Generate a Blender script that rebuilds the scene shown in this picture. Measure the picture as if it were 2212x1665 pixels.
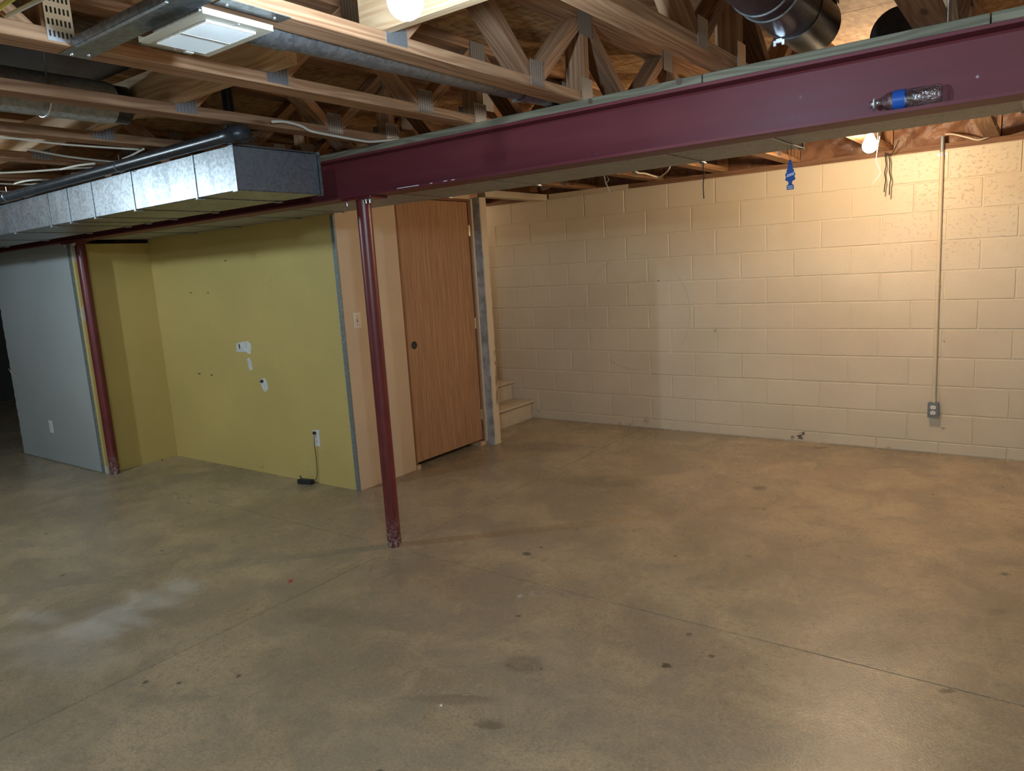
import bpy, bmesh, math, random
from mathutils import Vector, Matrix
random.seed(7)
for o in list(bpy.data.objects): bpy.data.objects.remove(o)
scene = bpy.context.scene
col = scene.collection

# ------------------------------------------------------------------ camera
IW, IH, FPX = 2212.0, 1665.0, 1560.927
CAM = Vector((3.39609, -5.84450, 1.51872))
R_RIGHT = Vector((0.80802314, 0.58602574, -0.06060063))
R_DOWN = Vector((0.04737456, -0.1671577, -0.98479133))
R_FWD = Vector((-0.58724293, 0.79286325, -0.16283))
cd = bpy.data.cameras.new('camera'); cam = bpy.data.objects.new('camera', cd); col.objects.link(cam)
M = Matrix.Identity(4)
for i, v in enumerate((R_RIGHT, -R_DOWN, -R_FWD)):
    for j in range(3): M[j][i] = v[j]
M.translation = CAM
cam.matrix_world = M
cd.sensor_fit = 'HORIZONTAL'; cd.sensor_width = 36.0; cd.lens = FPX / IW * 36.0
cd.clip_start = 0.02; cd.clip_end = 60
scene.camera = cam

# ------------------------------------------------------------------ world, exposure, bulb strengths
w = bpy.data.worlds.new('world'); scene.world = w; w.use_nodes = True
w.node_tree.nodes['Background'].inputs[0].default_value = (0.5, 0.55, 0.6, 1)
w.node_tree.nodes['Background'].inputs[1].default_value = 0.0
vs = scene.view_settings
vs.view_transform = 'Standard'; vs.look = 'None'; vs.gamma = 1.0; vs.exposure = 1.95
vs.use_curve_mapping = False
WARM = (1.0, 0.74, 0.47); COOL = (0.58, 0.79, 1.0); MID = (0.70, 0.88, 1.0)
E_WARM, E_COOL, E_LEFT, E_BACK_FILL = 245.0, 215.0, 560.0, 620.0  # last strength drives the added fill bulb behind the camera

# ------------------------------------------------------------------ pixel -> plane helpers
def ray(x, y):
    return R_RIGHT * ((x - IW / 2) / FPX) + R_DOWN * ((y - IH / 2) / FPX) + R_FWD
def onX(x, y, v): d = ray(x, y); return CAM + d * ((v - CAM.x) / d.x)
def onY(x, y, v): d = ray(x, y); return CAM + d * ((v - CAM.y) / d.y)
def onZ(x, y, v): d = ray(x, y); return CAM + d * ((v - CAM.z) / d.z)

# ------------------------------------------------------------------ node helpers / materials
class NT:
    def __init__(s, name):
        s.m = bpy.data.materials.new(name); s.m.use_nodes = True
        s.t = s.m.node_tree; s.n = s.t.nodes; s.b = s.n['Principled BSDF']
    def new(s, t, **k):
        n = s.n.new(t)
        for a, v in k.items(): setattr(n, a, v)
        return n
    def put(s, sock, v):
        if v is None: return
        if hasattr(v, 'links') or isinstance(v, bpy.types.NodeSocket): s.t.links.new(v, sock)
        elif isinstance(v, (tuple, list)) and len(v) == 3 and sock.type == 'RGBA': sock.default_value = (*v, 1)
        else: sock.default_value = v
    def math(s, op, a, b=None, c=None, clamp=False):
        n = s.new('ShaderNodeMath', operation=op, use_clamp=clamp)
        s.put(n.inputs[0], a); s.put(n.inputs[1], b); s.put(n.inputs[2], c)
        return n.outputs[0]
    def mix(s, f, a, b, mode='MIX'):
        n = s.new('ShaderNodeMix', data_type='RGBA', blend_type=mode)
        s.put(n.inputs[0], f); s.put(n.inputs[6], a); s.put(n.inputs[7], b)
        return n.outputs[2]
    def noise(s, vec, scale, detail=3.0, rough=0.55, dist=0.0):
        n = s.new('ShaderNodeTexNoise'); s.put(n.inputs['Vector'], vec)
        n.inputs['Scale'].default_value = scale; n.inputs['Detail'].default_value = detail
        n.inputs['Roughness'].default_value = rough; n.inputs['Distortion'].default_value = dist
        return n.outputs['Fac']
    def vor(s, vec, scale, feature='F1'):
        n = s.new('ShaderNodeTexVoronoi', feature=feature); s.put(n.inputs['Vector'], vec)
        n.inputs['Scale'].default_value = scale
        return n
    def ramp(s, v, a, b, lo=0.0, hi=1.0):
        n = s.new('ShaderNodeMapRange'); n.interpolation_type = 'SMOOTHSTEP'
        s.put(n.inputs[0], v); n.inputs[1].default_value = a; n.inputs[2].default_value = b
        n.inputs[3].default_value = lo; n.inputs[4].default_value = hi
        return n.outputs[0]
    def pos(s): return s.new('ShaderNodeNewGeometry').outputs['Position']
    def coord(s, k='Object'): return s.new('ShaderNodeTexCoord').outputs[k]
    def rnd(s): return s.new('ShaderNodeObjectInfo').outputs['Random']
    def scale(s, v, sc, off=(0, 0, 0)):
        n = s.new('ShaderNodeMapping'); s.put(n.inputs[0], v)
        n.inputs['Location'].default_value = off; n.inputs['Scale'].default_value = sc
        return n.outputs[0]
    def vadd(s, a, b):
        n = s.new('ShaderNodeVectorMath', operation='ADD'); s.put(n.inputs[0], a); s.put(n.inputs[1], b); return n.outputs[0]
    def dot(s, a, v):
        n = s.new('ShaderNodeVectorMath', operation='DOT_PRODUCT'); s.put(n.inputs[0], a); n.inputs[1].default_value = v; return n.outputs['Value']
    def comb(s, x, y, z):
        n = s.new('ShaderNodeCombineXYZ'); s.put(n.inputs[0], x); s.put(n.inputs[1], y); s.put(n.inputs[2], z); return n.outputs[0]
    def sep(s, v):
        n = s.new('ShaderNodeSeparateXYZ'); s.put(n.inputs[0], v); return n.outputs
    def bump(s, h, strength=0.3, dist=0.01):
        n = s.new('ShaderNodeBump'); s.put(n.inputs['Height'], h)
        n.inputs['Strength'].default_value = strength; n.inputs['Distance'].default_value = dist
        s.t.links.new(n.outputs[0], s.b.inputs['Normal'])
    def out(s, color=None, rough=None, metal=None, spec=None, **kw):
        s.put(s.b.inputs['Base Color'], color); s.put(s.b.inputs['Roughness'], rough)
        s.put(s.b.inputs['Metallic'], metal); s.put(s.b.inputs['Specular IOR Level'], spec)
        for k, v in kw.items(): s.put(s.b.inputs[k], v)
        return s.m

MAT = {}
def simple(name, c, rough=0.6, metal=0.0, vary=0.12, nscale=9.0, bump=0.0, bscale=60, spec=0.4, **kw):
    t = NT(name); v = t.coord()
    f = t.noise(v, nscale, 4)
    a = tuple(x * (1 - vary) for x in c); b = tuple(min(1, x * (1 + vary)) for x in c)
    color = t.mix(t.ramp(f, 0.3, 0.7), a, b)
    if bump: t.bump(t.noise(v, bscale, 3), bump, 0.004)
    MAT[name] = t.out(color, rough, metal, spec, **kw); return MAT[name]

def wood(name, dark, light, rough=0.7, gscale=(1.6, 55, 1), rings=0.5, knots=True, tint=0.25, spec=0.25):
    """grain runs along UV u"""
    t = NT(name); uv = t.coord('UV'); r = t.rnd()
    off = t.comb(t.math('MULTIPLY', r, 37.0), t.math('MULTIPLY', r, 11.0), 0.0)
    v = t.vadd(uv, off)
    warp = t.noise(t.scale(v, (1.2, 9, 1)), 1.0, 2)
    g = t.noise(t.scale(v, gscale), 1.0, 4, 0.6, 0.6)
    ring = t.math('SINE', t.math('ADD', t.math('MULTIPLY', t.sep(v)[1], 260.0), t.math('MULTIPLY', warp, 46.0)))
    f = t.math('ADD', t.math('MULTIPLY', ring, 0.18 * rings), g)
    c = t.mix(t.ramp(f, 0.3, 0.72), dark, light)
    lum = t.math('ADD', t.math('MULTIPLY', r, tint * 2), 1.0 - tint)
    c = t.mix(1.0, c, t.comb(lum, lum, lum), 'MULTIPLY')
    if knots:
        vo = t.vor(t.scale(v, (2.2, 9, 1)), 1.0)
        k = t.ramp(vo.outputs['Distance'], 0.05, 0.13, 0.8, 0.0)
        c = t.mix(k, c, tuple(x * 0.35 for x in dark))
    t.bump(g, 0.15, 0.003)
    MAT[name] = t.out(c, rough, 0.0, spec); return MAT[name]

wood('pine', (0.255, 0.125, 0.062), (0.42, 0.245, 0.135))
wood('pine_pale', (0.44, 0.27, 0.14), (0.60, 0.42, 0.25), tint=0.1)
wood('treated', (0.165, 0.152, 0.105), (0.26, 0.24, 0.17), tint=0.1, rings=0.9)
wood('sill', (0.16, 0.085, 0.05), (0.27, 0.15, 0.09), tint=0.15)
wood('door_oak', (0.29, 0.150, 0.075), (0.42, 0.24, 0.13), rough=0.45, gscale=(2.2, 70, 1), rings=0.35, knots=False, tint=0.0, spec=0.35)
wood('jamb_oak', (0.20, 0.085, 0.04), (0.30, 0.14, 0.065), rough=0.5, knots=False, tint=0.05)

def m_osb():
    t = NT('osb'); v = t.pos()
    v2 = t.vadd(v, t.comb(0, 0, t.math('MULTIPLY', t.rnd(), 3)))
    w_ = t.noise(t.scale(v2, (1, 1, 1)), 5.0, 2)
    a = t.vor(t.scale(v2, (60, 17, 1)), 1.0); b = t.vor(t.scale(v2, (15, 50, 1), (3, 7, 0)), 1.0)
    ca = t.sep(a.outputs['Color'])[0]; cb = t.sep(b.outputs['Color'])[1]
    f = t.math('ADD', t.math('MULTIPLY', ca, 0.55), t.math('MULTIPLY', cb, 0.45))
    c = t.mix(f, (0.26, 0.13, 0.055), (0.66, 0.43, 0.21))
    c = t.mix(t.ramp(w_, 0.55, 0.75, 0, 0.4), c, (0.22, 0.11, 0.05))
    t.bump(f, 0.4, 0.004)
    MAT['osb'] = t.out(c, 0.75, 0, 0.25)
m_osb()

def m_galv(name, c1, c2, rough=(0.32, 0.55), metal=0.75):
    t = NT(name); v = t.coord()
    vo = t.vor(v, 90.0); sp = t.sep(vo.outputs['Color'])[0]
    big = t.noise(v, 3.5, 4)
    streak = t.noise(t.scale(v, (14, 14, 2.0)), 1.0, 3)
    f = t.math('ADD', t.math('MULTIPLY', sp, 0.35), t.math('MULTIPLY', big, 0.65))
    c = t.mix(t.ramp(f, 0.25, 0.7), c1, c2)
    c = t.mix(t.ramp(streak, 0.6, 0.72, 0, 0.25), c, tuple(x * 0.55 for x in c1))
    r = t.math('ADD', t.math('MULTIPLY', streak, rough[1] - rough[0]), rough[0])
    t.bump(big, 0.05, 0.01)
    MAT[name] = t.out(c, r, metal, 0.5)
m_galv('galv', (0.17, 0.185, 0.195), (0.29, 0.31, 0.325), (0.28, 0.48), 0.85)
m_galv('galv_dull', (0.26, 0.265, 0.255), (0.38, 0.385, 0.37), (0.46, 0.64), 0.35)
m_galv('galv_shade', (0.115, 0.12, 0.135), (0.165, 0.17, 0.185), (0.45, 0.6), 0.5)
m_galv('galv_dark', (0.030, 0.031, 0.036), (0.055, 0.055, 0.062), (0.26, 0.40), 0.6)

def m_plate():
    t = NT('nail_plate'); v = t.coord('UV'); s_ = t.sep(v)
    fx = t.math('FRACT', t.math('MULTIPLY', s_[0], 1 / 0.014)); fy = t.math('FRACT', t.math('MULTIPLY', s_[1], 1 / 0.0085))
    mx = t.math('LESS_THAN', t.math('ABSOLUTE', t.math('SUBTRACT', fx, 0.5)), 0.22)
    my = t.math('LESS_THAN', t.math('ABSOLUTE', t.math('SUBTRACT', fy, 0.5)), 0.34)
    slot = t.math('MULTIPLY', mx, my)
    c = t.mix(slot, (0.48, 0.50, 0.52), (0.14, 0.13, 0.12))
    t.bump(t.math('SUBTRACT', 1.0, slot), 0.8, 0.003)
    MAT['nail_plate'] = t.out(c, 0.38, t.math('SUBTRACT', 0.8, t.math('MULTIPLY', slot, 0.8)), 0.5)
m_plate()

def m_block():
    t = NT('block_paint'); p = t.pos(); r = t.rnd()
    big = t.noise(p, 1.3, 4); fine = t.noise(p, 55, 4, 0.7); mid = t.noise(p, 16, 3)
    c = t.mix(t.ramp(big, 0.3, 0.7), (0.60, 0.52, 0.395), (0.68, 0.60, 0.465))
    c = t.mix(t.math('MULTIPLY', r, 0.25), c, (0.56, 0.49, 0.37))
    # pits and chips showing the grey block below the paint
    pit = t.ramp(t.noise(t.scale(p, (1, 1, 1.3)), 38, 3, 0.55), 0.58, 0.66)
    zz = t.sep(p)[2]; xx = t.sep(p)[0]
    rough_zone = t.math('MULTIPLY', t.math('MULTIPLY', t.ramp(xx, 2.2, 2.7), t.ramp(zz, 1.2, 1.5)), t.ramp(r, 0.25, 0.5, 0.3, 1.0))
    chipp = t.ramp(t.noise(t.scale(p, (1, 1, 1.3)), 30, 3, 0.6), 0.685, 0.72)
    low = t.ramp(zz, 0.1, 0.6, 0.8, 0.18)
    c = t.mix(t.math('MULTIPLY', chipp, low), c, (0.25, 0.21, 0.16))
    # scuffs in the lowest two courses
    sc = t.ramp(t.noise(t.scale(p, (9, 1, 22)), 1.0, 4, 0.6), 0.66, 0.72)
    c = t.mix(t.math('MULTIPLY', sc, t.ramp(zz, 0.05, 0.32, 0.55, 0.0)), c, (0.13, 0.115, 0.10))
    # pencilled circle
    s_ = t.sep(p); dx = t.math('SUBTRACT', s_[0], 0.475); dz = t.math('SUBTRACT', zz, 1.045)
    d = t.math('SQRT', t.math('ADD', t.math('MULTIPLY', dx, dx), t.math('MULTIPLY', dz, dz)))
    ring = t.math('LESS_THAN', t.math('ABSOLUTE', t.math('SUBTRACT', d, 0.513)), 0.004)
    ring = t.math('MULTIPLY', ring, t.ramp(t.noise(p, 2.2, 1), 0.4, 0.6, 0.05, 0.30))
    c = t.mix(ring, c, (0.22, 0.20, 0.18))
    chipn = t.noise(t.scale(p, (1, 1, 1.6)), 65, 4, 0.7)
    # dark paint chips traced from the wall
    for (px, py, rad, k) in [(1728, 943, 0.03, 0.95), (1735, 936, 0.018, 0.9), (1712, 944, 0.02, 0.7), (1423, 607, 0.012, 0.8), (2038, 736, 0.014, 0.7), (1545, 713, 0.022, 0.45), (2038, 925, 0.014, 0.6), (1340, 915, 0.02, 0.4), (1363, 918, 0.02, 0.5), (1396, 908, 0.035, 0.35)]:
        q = onY(px, py, 0.0)
        ax = t.math('SUBTRACT', s_[0], q.x); az = t.math('SUBTRACT', zz, q.z)
        dd = t.math('SQRT', t.math('ADD', t.math('MULTIPLY', ax, ax), t.math('MULTIPLY', az, az)))
        dd = t.math('ADD', dd, t.math('MULTIPLY', t.math('SUBTRACT', chipn, 0.5), rad * 5.0))
        c = t.mix(t.ramp(dd, rad * 0.55, rad * 0.75, k, 0.0), c, (0.06, 0.065, 0.07))
    rough_amt = t.math('ADD', t.math('MULTIPLY', rough_zone, 2.2), 0.12)
    h = t.math('ADD', t.math('MULTIPLY', t.math('MULTIPLY', t.math('SUBTRACT', 0.0, pit), rough_amt), 0.9), t.math('MULTIPLY', fine, 0.35))
    t.bump(h, 0.45, 0.006)
    MAT['block_paint'] = t.out(c, 0.42, 0, 0.4)
m_block()
simple('mortar_paint', (0.64, 0.56, 0.43), 0.45, vary=0.05, bump=0.2, bscale=80)

BLOBS = []
def m_floor():
    t = NT('concrete'); p = t.pos()
    n1 = t.noise(p, 0.9, 5, 0.6, 0.4); n2 = t.noise(p, 3.2, 6, 0.62, 0.6); n3 = t.noise(p, 26, 5, 0.65); n4 = t.noise(p, 130, 3, 0.6); n5 = t.noise(p, 42, 5, 0.75, 0.8); n6 = t.noise(t.scale(p, (1, 1.6, 1)), 75, 4, 0.7)
    c = t.mix(t.ramp(n1, 0.32, 0.68), (0.315, 0.242, 0.150), (0.499, 0.389, 0.248))
    c = t.mix(t.ramp(n2, 0.42, 0.70, 0.0, 0.75), c, (0.289, 0.242, 0.175))
    c = t.mix(t.ramp(n2, 0.50, 0.28, 0.0, 0.5), c, (0.586, 0.459, 0.280))
    c = t.mix(t.ramp(n3, 0.48, 0.70, 0.0, 0.45), c, (0.228, 0.193, 0.140))
    c = t.mix(t.ramp(n4, 0.52, 0.68, 0.0, 0.35), c, (0.210, 0.175, 0.131))
    c = t.mix(t.ramp(n5, 0.50, 0.72, 0.0, 0.40), c, (0.20, 0.165, 0.12))
    c = t.mix(t.ramp(n6, 0.50, 0.66, 0.0, 0.38), c, (0.20, 0.165, 0.12))
    c = t.mix(t.ramp(n6, 0.48, 0.34, 0.0, 0.25), c, (0.62, 0.50, 0.34))
    # dark specks and pale specks
    v1 = t.vor(t.vadd(p, t.comb(t.math('MULTIPLY', n5, 0.05), t.math('MULTIPLY', n6, 0.05), 0)), 6.0)
    sel = t.sep(v1.outputs['Color'])[0]
    c = t.mix(t.math('MULTIPLY', t.ramp(v1.outputs['Distance'], 0.05, 0.10, 0.75, 0.0), t.ramp(sel, 0.55, 0.6)), c, (0.075, 0.065, 0.055))
    v2 = t.vor(p, 3.1); sel2 = t.sep(v2.outputs['Color'])[1]
    c = t.mix(t.math('MULTIPLY', t.ramp(v2.outputs['Distance'], 0.012, 0.02, 0.9, 0.0), t.ramp(sel2, 0.6, 0.65)), c, (0.7, 0.68, 0.62))
    # stains with a shape of their own
    def blob(px, py, hx, hy, colr, k, soft=0.55, jag=0.6):
        nonlocal c
        q = onZ(px, py, 0); a = onZ(px + hx, py, 0) - q; b = onZ(px, py - hy, 0) - q
        det = a.x * b.y - a.y * b.x
        ua = Vector((b.y / det, -b.x / det, 0)); ub = Vector((-a.y / det, a.x / det, 0))
        u = t.math('SUBTRACT', t.dot(p, ua), ua.dot(q)); v = t.math('SUBTRACT', t.dot(p, ub), ub.dot(q))
        d = t.math('SQRT', t.math('ADD', t.math('MULTIPLY', u, u), t.math('MULTIPLY', v, v)))
        d = t.math('ADD', d, t.math('MULTIPLY', t.math('SUBTRACT', n2 if hx > 45 else n5, 0.5), jag * (2 if hx > 45 else 4.5)))
        c = t.mix(t.ramp(d, 1 - soft, 1.0, k, 0.0), c, colr)
    W1 = (0.58, 0.56, 0.50)
    for b in [(395, 1268, 62, 26, W1, 0.6), (340, 1296, 95, 34, W1, 0.6), (260, 1330, 120, 38, W1, 0.6), (205, 1362, 95, 28, W1, 0.5), (95, 1335, 90, 26, W1, 0.45), (130, 1400, 190, 70, W1, 0.3)]: blob(*b, 0.9, 0.8)
    D = (0.075, 0.06, 0.045)
    for b in [(1440, 1437, 16, 7, D, 0.9), (1138, 1196, 14, 5, (0.06, 0.065, 0.06), 0.8), (2045, 1492, 26, 6, D, 0.7), (2150, 1322, 30, 9, D, 0.25),
              (1060, 1565, 40, 14, D, 0.5), (1130, 1435, 60, 25, D, 0.35), (980, 1510, 150, 14, D, 0.3), (1640, 1054, 22, 6, D, 0.6), (2170, 1240, 14, 5, D, 0.7),
              (1300, 1040, 120, 16, D, 0.25), (1180, 965, 110, 14, D, 0.35), (1770, 967, 20, 3, D, 0.6), (1880, 1390, 130, 40, D, 0.25), (700, 1330, 110, 30, D, 0.2), (2070, 975, 60, 5, D, 0.35),
              (628, 1255, 7, 5, (0.4, 0.03, 0.03), 0.95), (1122, 1287, 8, 5, (0.5, 0.47, 0.45), 0.8), (1150, 1283, 8, 8, (0.42, 0.4, 0.38), 0.5), (953, 1524, 4, 3, (0.9, 0.88, 0.82), 1.0)]: blob(*b)
    t.bump(t.math('ADD', t.math('MULTIPLY', n4, 0.5), t.math('MULTIPLY', n6, 0.6)), 0.42, 0.004)
    r = t.math('ADD', t.math('MULTIPLY', n2, 0.20), 0.17)
    MAT['concrete'] = t.out(c, r, 0, 0.45)
m_floor()

def m_paintwall(name, c, patch=None, rough=0.55, dirt=0.25):
    t = NT(name); p = t.pos(); n = t.noise(p, 1.1, 4); f = t.noise(p, 130, 3)
    cc = t.mix(t.ramp(n, 0.3, 0.7), tuple(x * 0.93 for x in c), tuple(min(1, x * 1.05) for x in c))
    s_ = t.noise(t.scale(p, (7, 7, 7)), 1.0, 5, 0.65)
    z = t.sep(p)[2]
    cc = t.mix(t.math('MULTIPLY', t.ramp(s_, 0.62, 0.72), t.ramp(z, 0.0, 0.30, dirt * 2.2, dirt * 0.3)), cc, tuple(x * 0.4 for x in c))
    if patch:
        pn = t.math('ADD', t.noise(t.scale(p, (1, 1, 0.8)), 9.0, 4), 0)
        for (x0, y0, z0, rx, rz, colr) in patch:
            sx = t.sep(p)
            du = t.math('ADD', t.math('DIVIDE', t.math('SUBTRACT', sx[0], x0), rx), t.math('DIVIDE', t.math('SUBTRACT', sx[1], y0), rx))
            dv = t.math('DIVIDE', t.math('SUBTRACT', sx[2], z0), rz)
            d = t.math('SQRT', t.math('ADD', t.math('MULTIPLY', du, du), t.math('MULTIPLY', dv, dv)))
            d = t.math('ADD', d, t.math('MULTIPLY', t.math('SUBTRACT', pn, 0.5), 1.6))
            cc = t.mix(t.ramp(d, 0.8, 1.0, 0.85, 0.0), cc, colr)
    t.bump(f, 0.08, 0.003)
    MAT[name] = t.out(cc, rough, 0, 0.3)
m_paintwall('yellow_paint', (0.60, 0.462, 0.165), [(-2.91, -3.12, 1.83, 0.06, 0.09, (0.6, 0.6, 0.55)), (-2.91, -3.12, 1.36, 0.035, 0.07, (0.6, 0.6, 0.55)), (-2.91, -3.12, 0.02, 0.09, 0.05, (0.6, 0.58, 0.5))])
m_paintwall('grey_paint', (0.40, 0.425, 0.42))
m_paintwall('peach_paint', (0.62, 0.48, 0.335))
m_paintwall('cream_trim', (0.60, 0.50, 0.37))
m_paintwall('shade_painted_wall', (0.045, 0.045, 0.045))  # near-black colour stands in for the unlit far end of the room
m_paintwall('plain_wall', (0.45, 0.42, 0.36))
simple('drywall_core', (0.55, 0.54, 0.50), 0.9, vary=0.1, nscale=40)
simple('primer_grey', (0.40, 0.40, 0.40), 0.7, vary=0.3, nscale=14, bump=0.2)
def m_bead():
    t = NT('corner_bead'); p = t.coord(); z = t.sep(p)[2]
    vo = t.vor(t.scale(p, (60, 60, 40)), 1.0)
    c = t.mix(t.ramp(vo.outputs['Distance'], 0.2, 0.3), (0.36, 0.38, 0.38), (0.20, 0.23, 0.235))
    MAT['corner_bead'] = t.out(c, 0.5, 0.3, 0.5)
m_bead()
def m_peel():
    t = NT('peeling_cream'); p = t.pos()
    n = t.noise(t.scale(p, (10, 10, 5)), 1.0, 4); z = t.sep(p)[2]; y = t.sep(p)[1]
    band = t.math('MULTIPLY', t.ramp(z, 0.30, 0.40), t.ramp(z, 0.95, 0.85))
    e = t.ramp(t.math('ADD', y, t.math('MULTIPLY', t.math('SUBTRACT', n, 0.5), 0.10)), -0.985, -0.97)
    c = t.mix(t.math('MULTIPLY', t.math('MULTIPLY', band, e), t.ramp(n, 0.42, 0.46)), (0.62, 0.52, 0.38), (0.26, 0.165, 0.09))
    t.bump(n, 0.4, 0.01)
    MAT['peeling_cream'] = t.out(c, 0.6, 0, 0.3)
m_peel()

def m_beam():
    t = NT('beam_paint'); p = t.pos()
    n = t.noise(t.scale(p, (0.7, 8, 8)), 1.0, 4); f = t.noise(p, 70, 3)
    c = t.mix(t.ramp(n, 0.3, 0.7), (0.125, 0.026, 0.034), (0.165, 0.036, 0.045))
    vo = t.vor(p, 9.0); sel = t.sep(vo.outputs['Color'])[0]
    c = t.mix(t.math('MULTIPLY', t.ramp(vo.outputs['Distance'], 0.03, 0.05, 0.8, 0), t.ramp(sel, 0.6, 0.62)), c, (0.45, 0.40, 0.42))
    sc = t.ramp(t.noise(t.scale(p, (14, 30, 14)), 1.0, 4, 0.65), 0.69, 0.75, 0, 0.25)
    c = t.mix(sc, c, (0.30, 0.25, 0.28))
    t.bump(f, 0.06, 0.003)
    MAT['beam_paint'] = t.out(c, t.ramp(n, 0.2, 0.8, 0.40, 0.55), 0, 0.27)
m_beam()
def m_post():
    t = NT('column_paint'); p = t.pos(); z = t.sep(p)[2]
    n = t.noise(t.scale(p, (20, 20, 6)), 1.0, 4); c = t.mix(t.ramp(n, 0.3, 0.7), (0.115, 0.015, 0.017), (0.155, 0.022, 0.022))
    rust = t.math('MULTIPLY', t.ramp(t.noise(p, 55, 4, 0.7), 0.46, 0.58), t.ramp(z, 0.0, 0.22, 0.9, 0.0))
    c = t.mix(rust, c, (0.30, 0.27, 0.25))
    chip = t.ramp(t.noise(t.scale(p, (30, 30, 9)), 1.0, 3), 0.74, 0.77, 0, 0.8)
    c = t.mix(chip, c, (0.35, 0.33, 0.35))
    MAT['column_paint'] = t.out(c, 0.36, 0, 0.55)
m_post()

simple('white_plastic', (0.78, 0.77, 0.72), 0.35, vary=0.03)
simple('cream_plastic', (0.72, 0.65, 0.52), 0.35, vary=0.03)
simple('beige_enamel', (0.60, 0.55, 0.45), 0.35, vary=0.04)
simple('slot_black', (0.02, 0.02, 0.02), 0.6, vary=0.1)
simple('black_plastic', (0.018, 0.019, 0.022), 0.42, vary=0.2)
simple('abs_black', (0.022, 0.025, 0.03), 0.33, vary=0.35, nscale=30, bump=0.1)
simple('zinc', (0.65, 0.67, 0.70), 0.28, 0.9, vary=0.1)
simple('brass', (0.75, 0.62, 0.36), 0.3, 0.9, vary=0.05)
simple('grey_box', (0.19, 0.21, 0.23), 0.5, 0.2, vary=0.1)
simple('conduit_grey', (0.28, 0.29, 0.30), 0.45, 0.3, vary=0.08)
simple('conduit_paint', (0.66, 0.58, 0.44), 0.42, vary=0.05)
simple('cable_white', (0.62, 0.58, 0.49), 0.5, vary=0.1)
simple('cable_yellow', (0.65, 0.56, 0.12), 0.5, vary=0.1)
simple('cable_black', (0.03, 0.025, 0.02), 0.6, vary=0.2)
simple('cord_brown', (0.10, 0.07, 0.05), 0.6, vary=0.2)
simple('porcelain', (0.85, 0.84, 0.80), 0.25, vary=0.03)
simple('freshener_blue', (0.012, 0.075, 0.30), 0.6, vary=0.08)
simple('freshener_white', (0.62, 0.68, 0.80), 0.6, vary=0.05)
simple('spackle', (0.66, 0.68, 0.66), 0.8, vary=0.1, nscale=30, bump=0.3)
simple('pencil_mark', (0.05, 0.045, 0.04), 0.8, vary=0.2)
simple('stair_paint', (0.56, 0.47, 0.35), 0.5, vary=0.06, bump=0.1)
def m_tread():
    t = NT('tread_paint'); p = t.pos(); n = t.noise(t.scale(p, (16, 9, 16)), 1.0, 5, 0.65)
    c = t.mix(t.ramp(n, 0.60, 0.66), (0.58, 0.49, 0.36), (0.20, 0.13, 0.08))
    MAT['tread_paint'] = t.out(c, 0.5, 0, 0.4)
m_tread()
def m_kraft():
    t = NT('kraft_paper'); p = t.pos(); n = t.noise(p, 7, 5, 0.6, 1.0); f = t.noise(p, 40, 4)
    c = t.mix(t.ramp(n, 0.3, 0.7), (0.13, 0.060, 0.035), (0.26, 0.135, 0.078))
    t.bump(t.math('ADD', n, t.math('MULTIPLY', f, 0.3)), 0.5, 0.02)
    MAT['kraft_paper'] = t.out(c, 0.45, 0, 0.45)
m_kraft()
t = NT('clear_pet'); tv = t.coord(); t.bump(t.noise(tv, 90, 2), 0.6, 0.01)
t.out((0.9, 0.92, 0.95), 0.05, 0.0, 1.0)
tp = t.new('ShaderNodeBsdfTransparent'); mx = t.new('ShaderNodeMixShader'); gl = t.new('ShaderNodeBsdfGlossy'); gl.inputs['Roughness'].default_value = 0.12
bp = [n for n in t.n if n.type == 'BUMP'][0]; t.t.links.new(bp.outputs[0], gl.inputs['Normal'])
lw = t.new('ShaderNodeFresnel'); lw.inputs['IOR'].default_value = 1.6; t.t.links.new(bp.outputs[0], lw.inputs['Normal'])
t.t.links.new(t.math('ADD', t.math('MULTIPLY', lw.outputs[0], 0.55), 0.12, clamp=True), mx.inputs[0]); t.t.links.new(tp.outputs[0], mx.inputs[1]); t.t.links.new(gl.outputs[0], mx.inputs[2])
t.t.links.new(mx.outputs[0], t.n['Material Output'].inputs['Surface']); MAT['clear_pet'] = t.m
t = NT('bottle_label'); s_ = t.sep(t.coord('UV'))
band = t.math('LESS_THAN', t.math('ABSOLUTE', t.math('SUBTRACT', t.math('FRACT', t.math('MULTIPLY', s_[1], 4.0)), 0.5)), 0.12)
wd = t.ramp(t.noise(t.scale(t.coord('UV'), (14, 60, 1)), 1.0, 2), 0.5, 0.55)
MAT['bottle_label'] = t.out(t.mix(t.math('MULTIPLY', band, wd), (0.02, 0.10, 0.42), (0.55, 0.68, 0.9)), 0.3, 0, 0.5)

def emit(name, c, strength):
    t = NT(name); t.b.inputs['Base Color'].default_value = (0.9, 0.9, 0.9, 1)
    t.b.inputs['Emission Color'].default_value = (*c, 1); t.b.inputs['Emission Strength'].default_value = strength
    MAT[name] = t.m
emit('bulb_warm', WARM, E_WARM); emit('bulb_cool', COOL, E_COOL); emit('bulb_left', MID, E_LEFT); emit('fill_bulb_rear', MID, E_BACK_FILL); emit('fill_bulb_stair', WARM, 60.0)  # rear and stair bulbs are added fill

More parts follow.
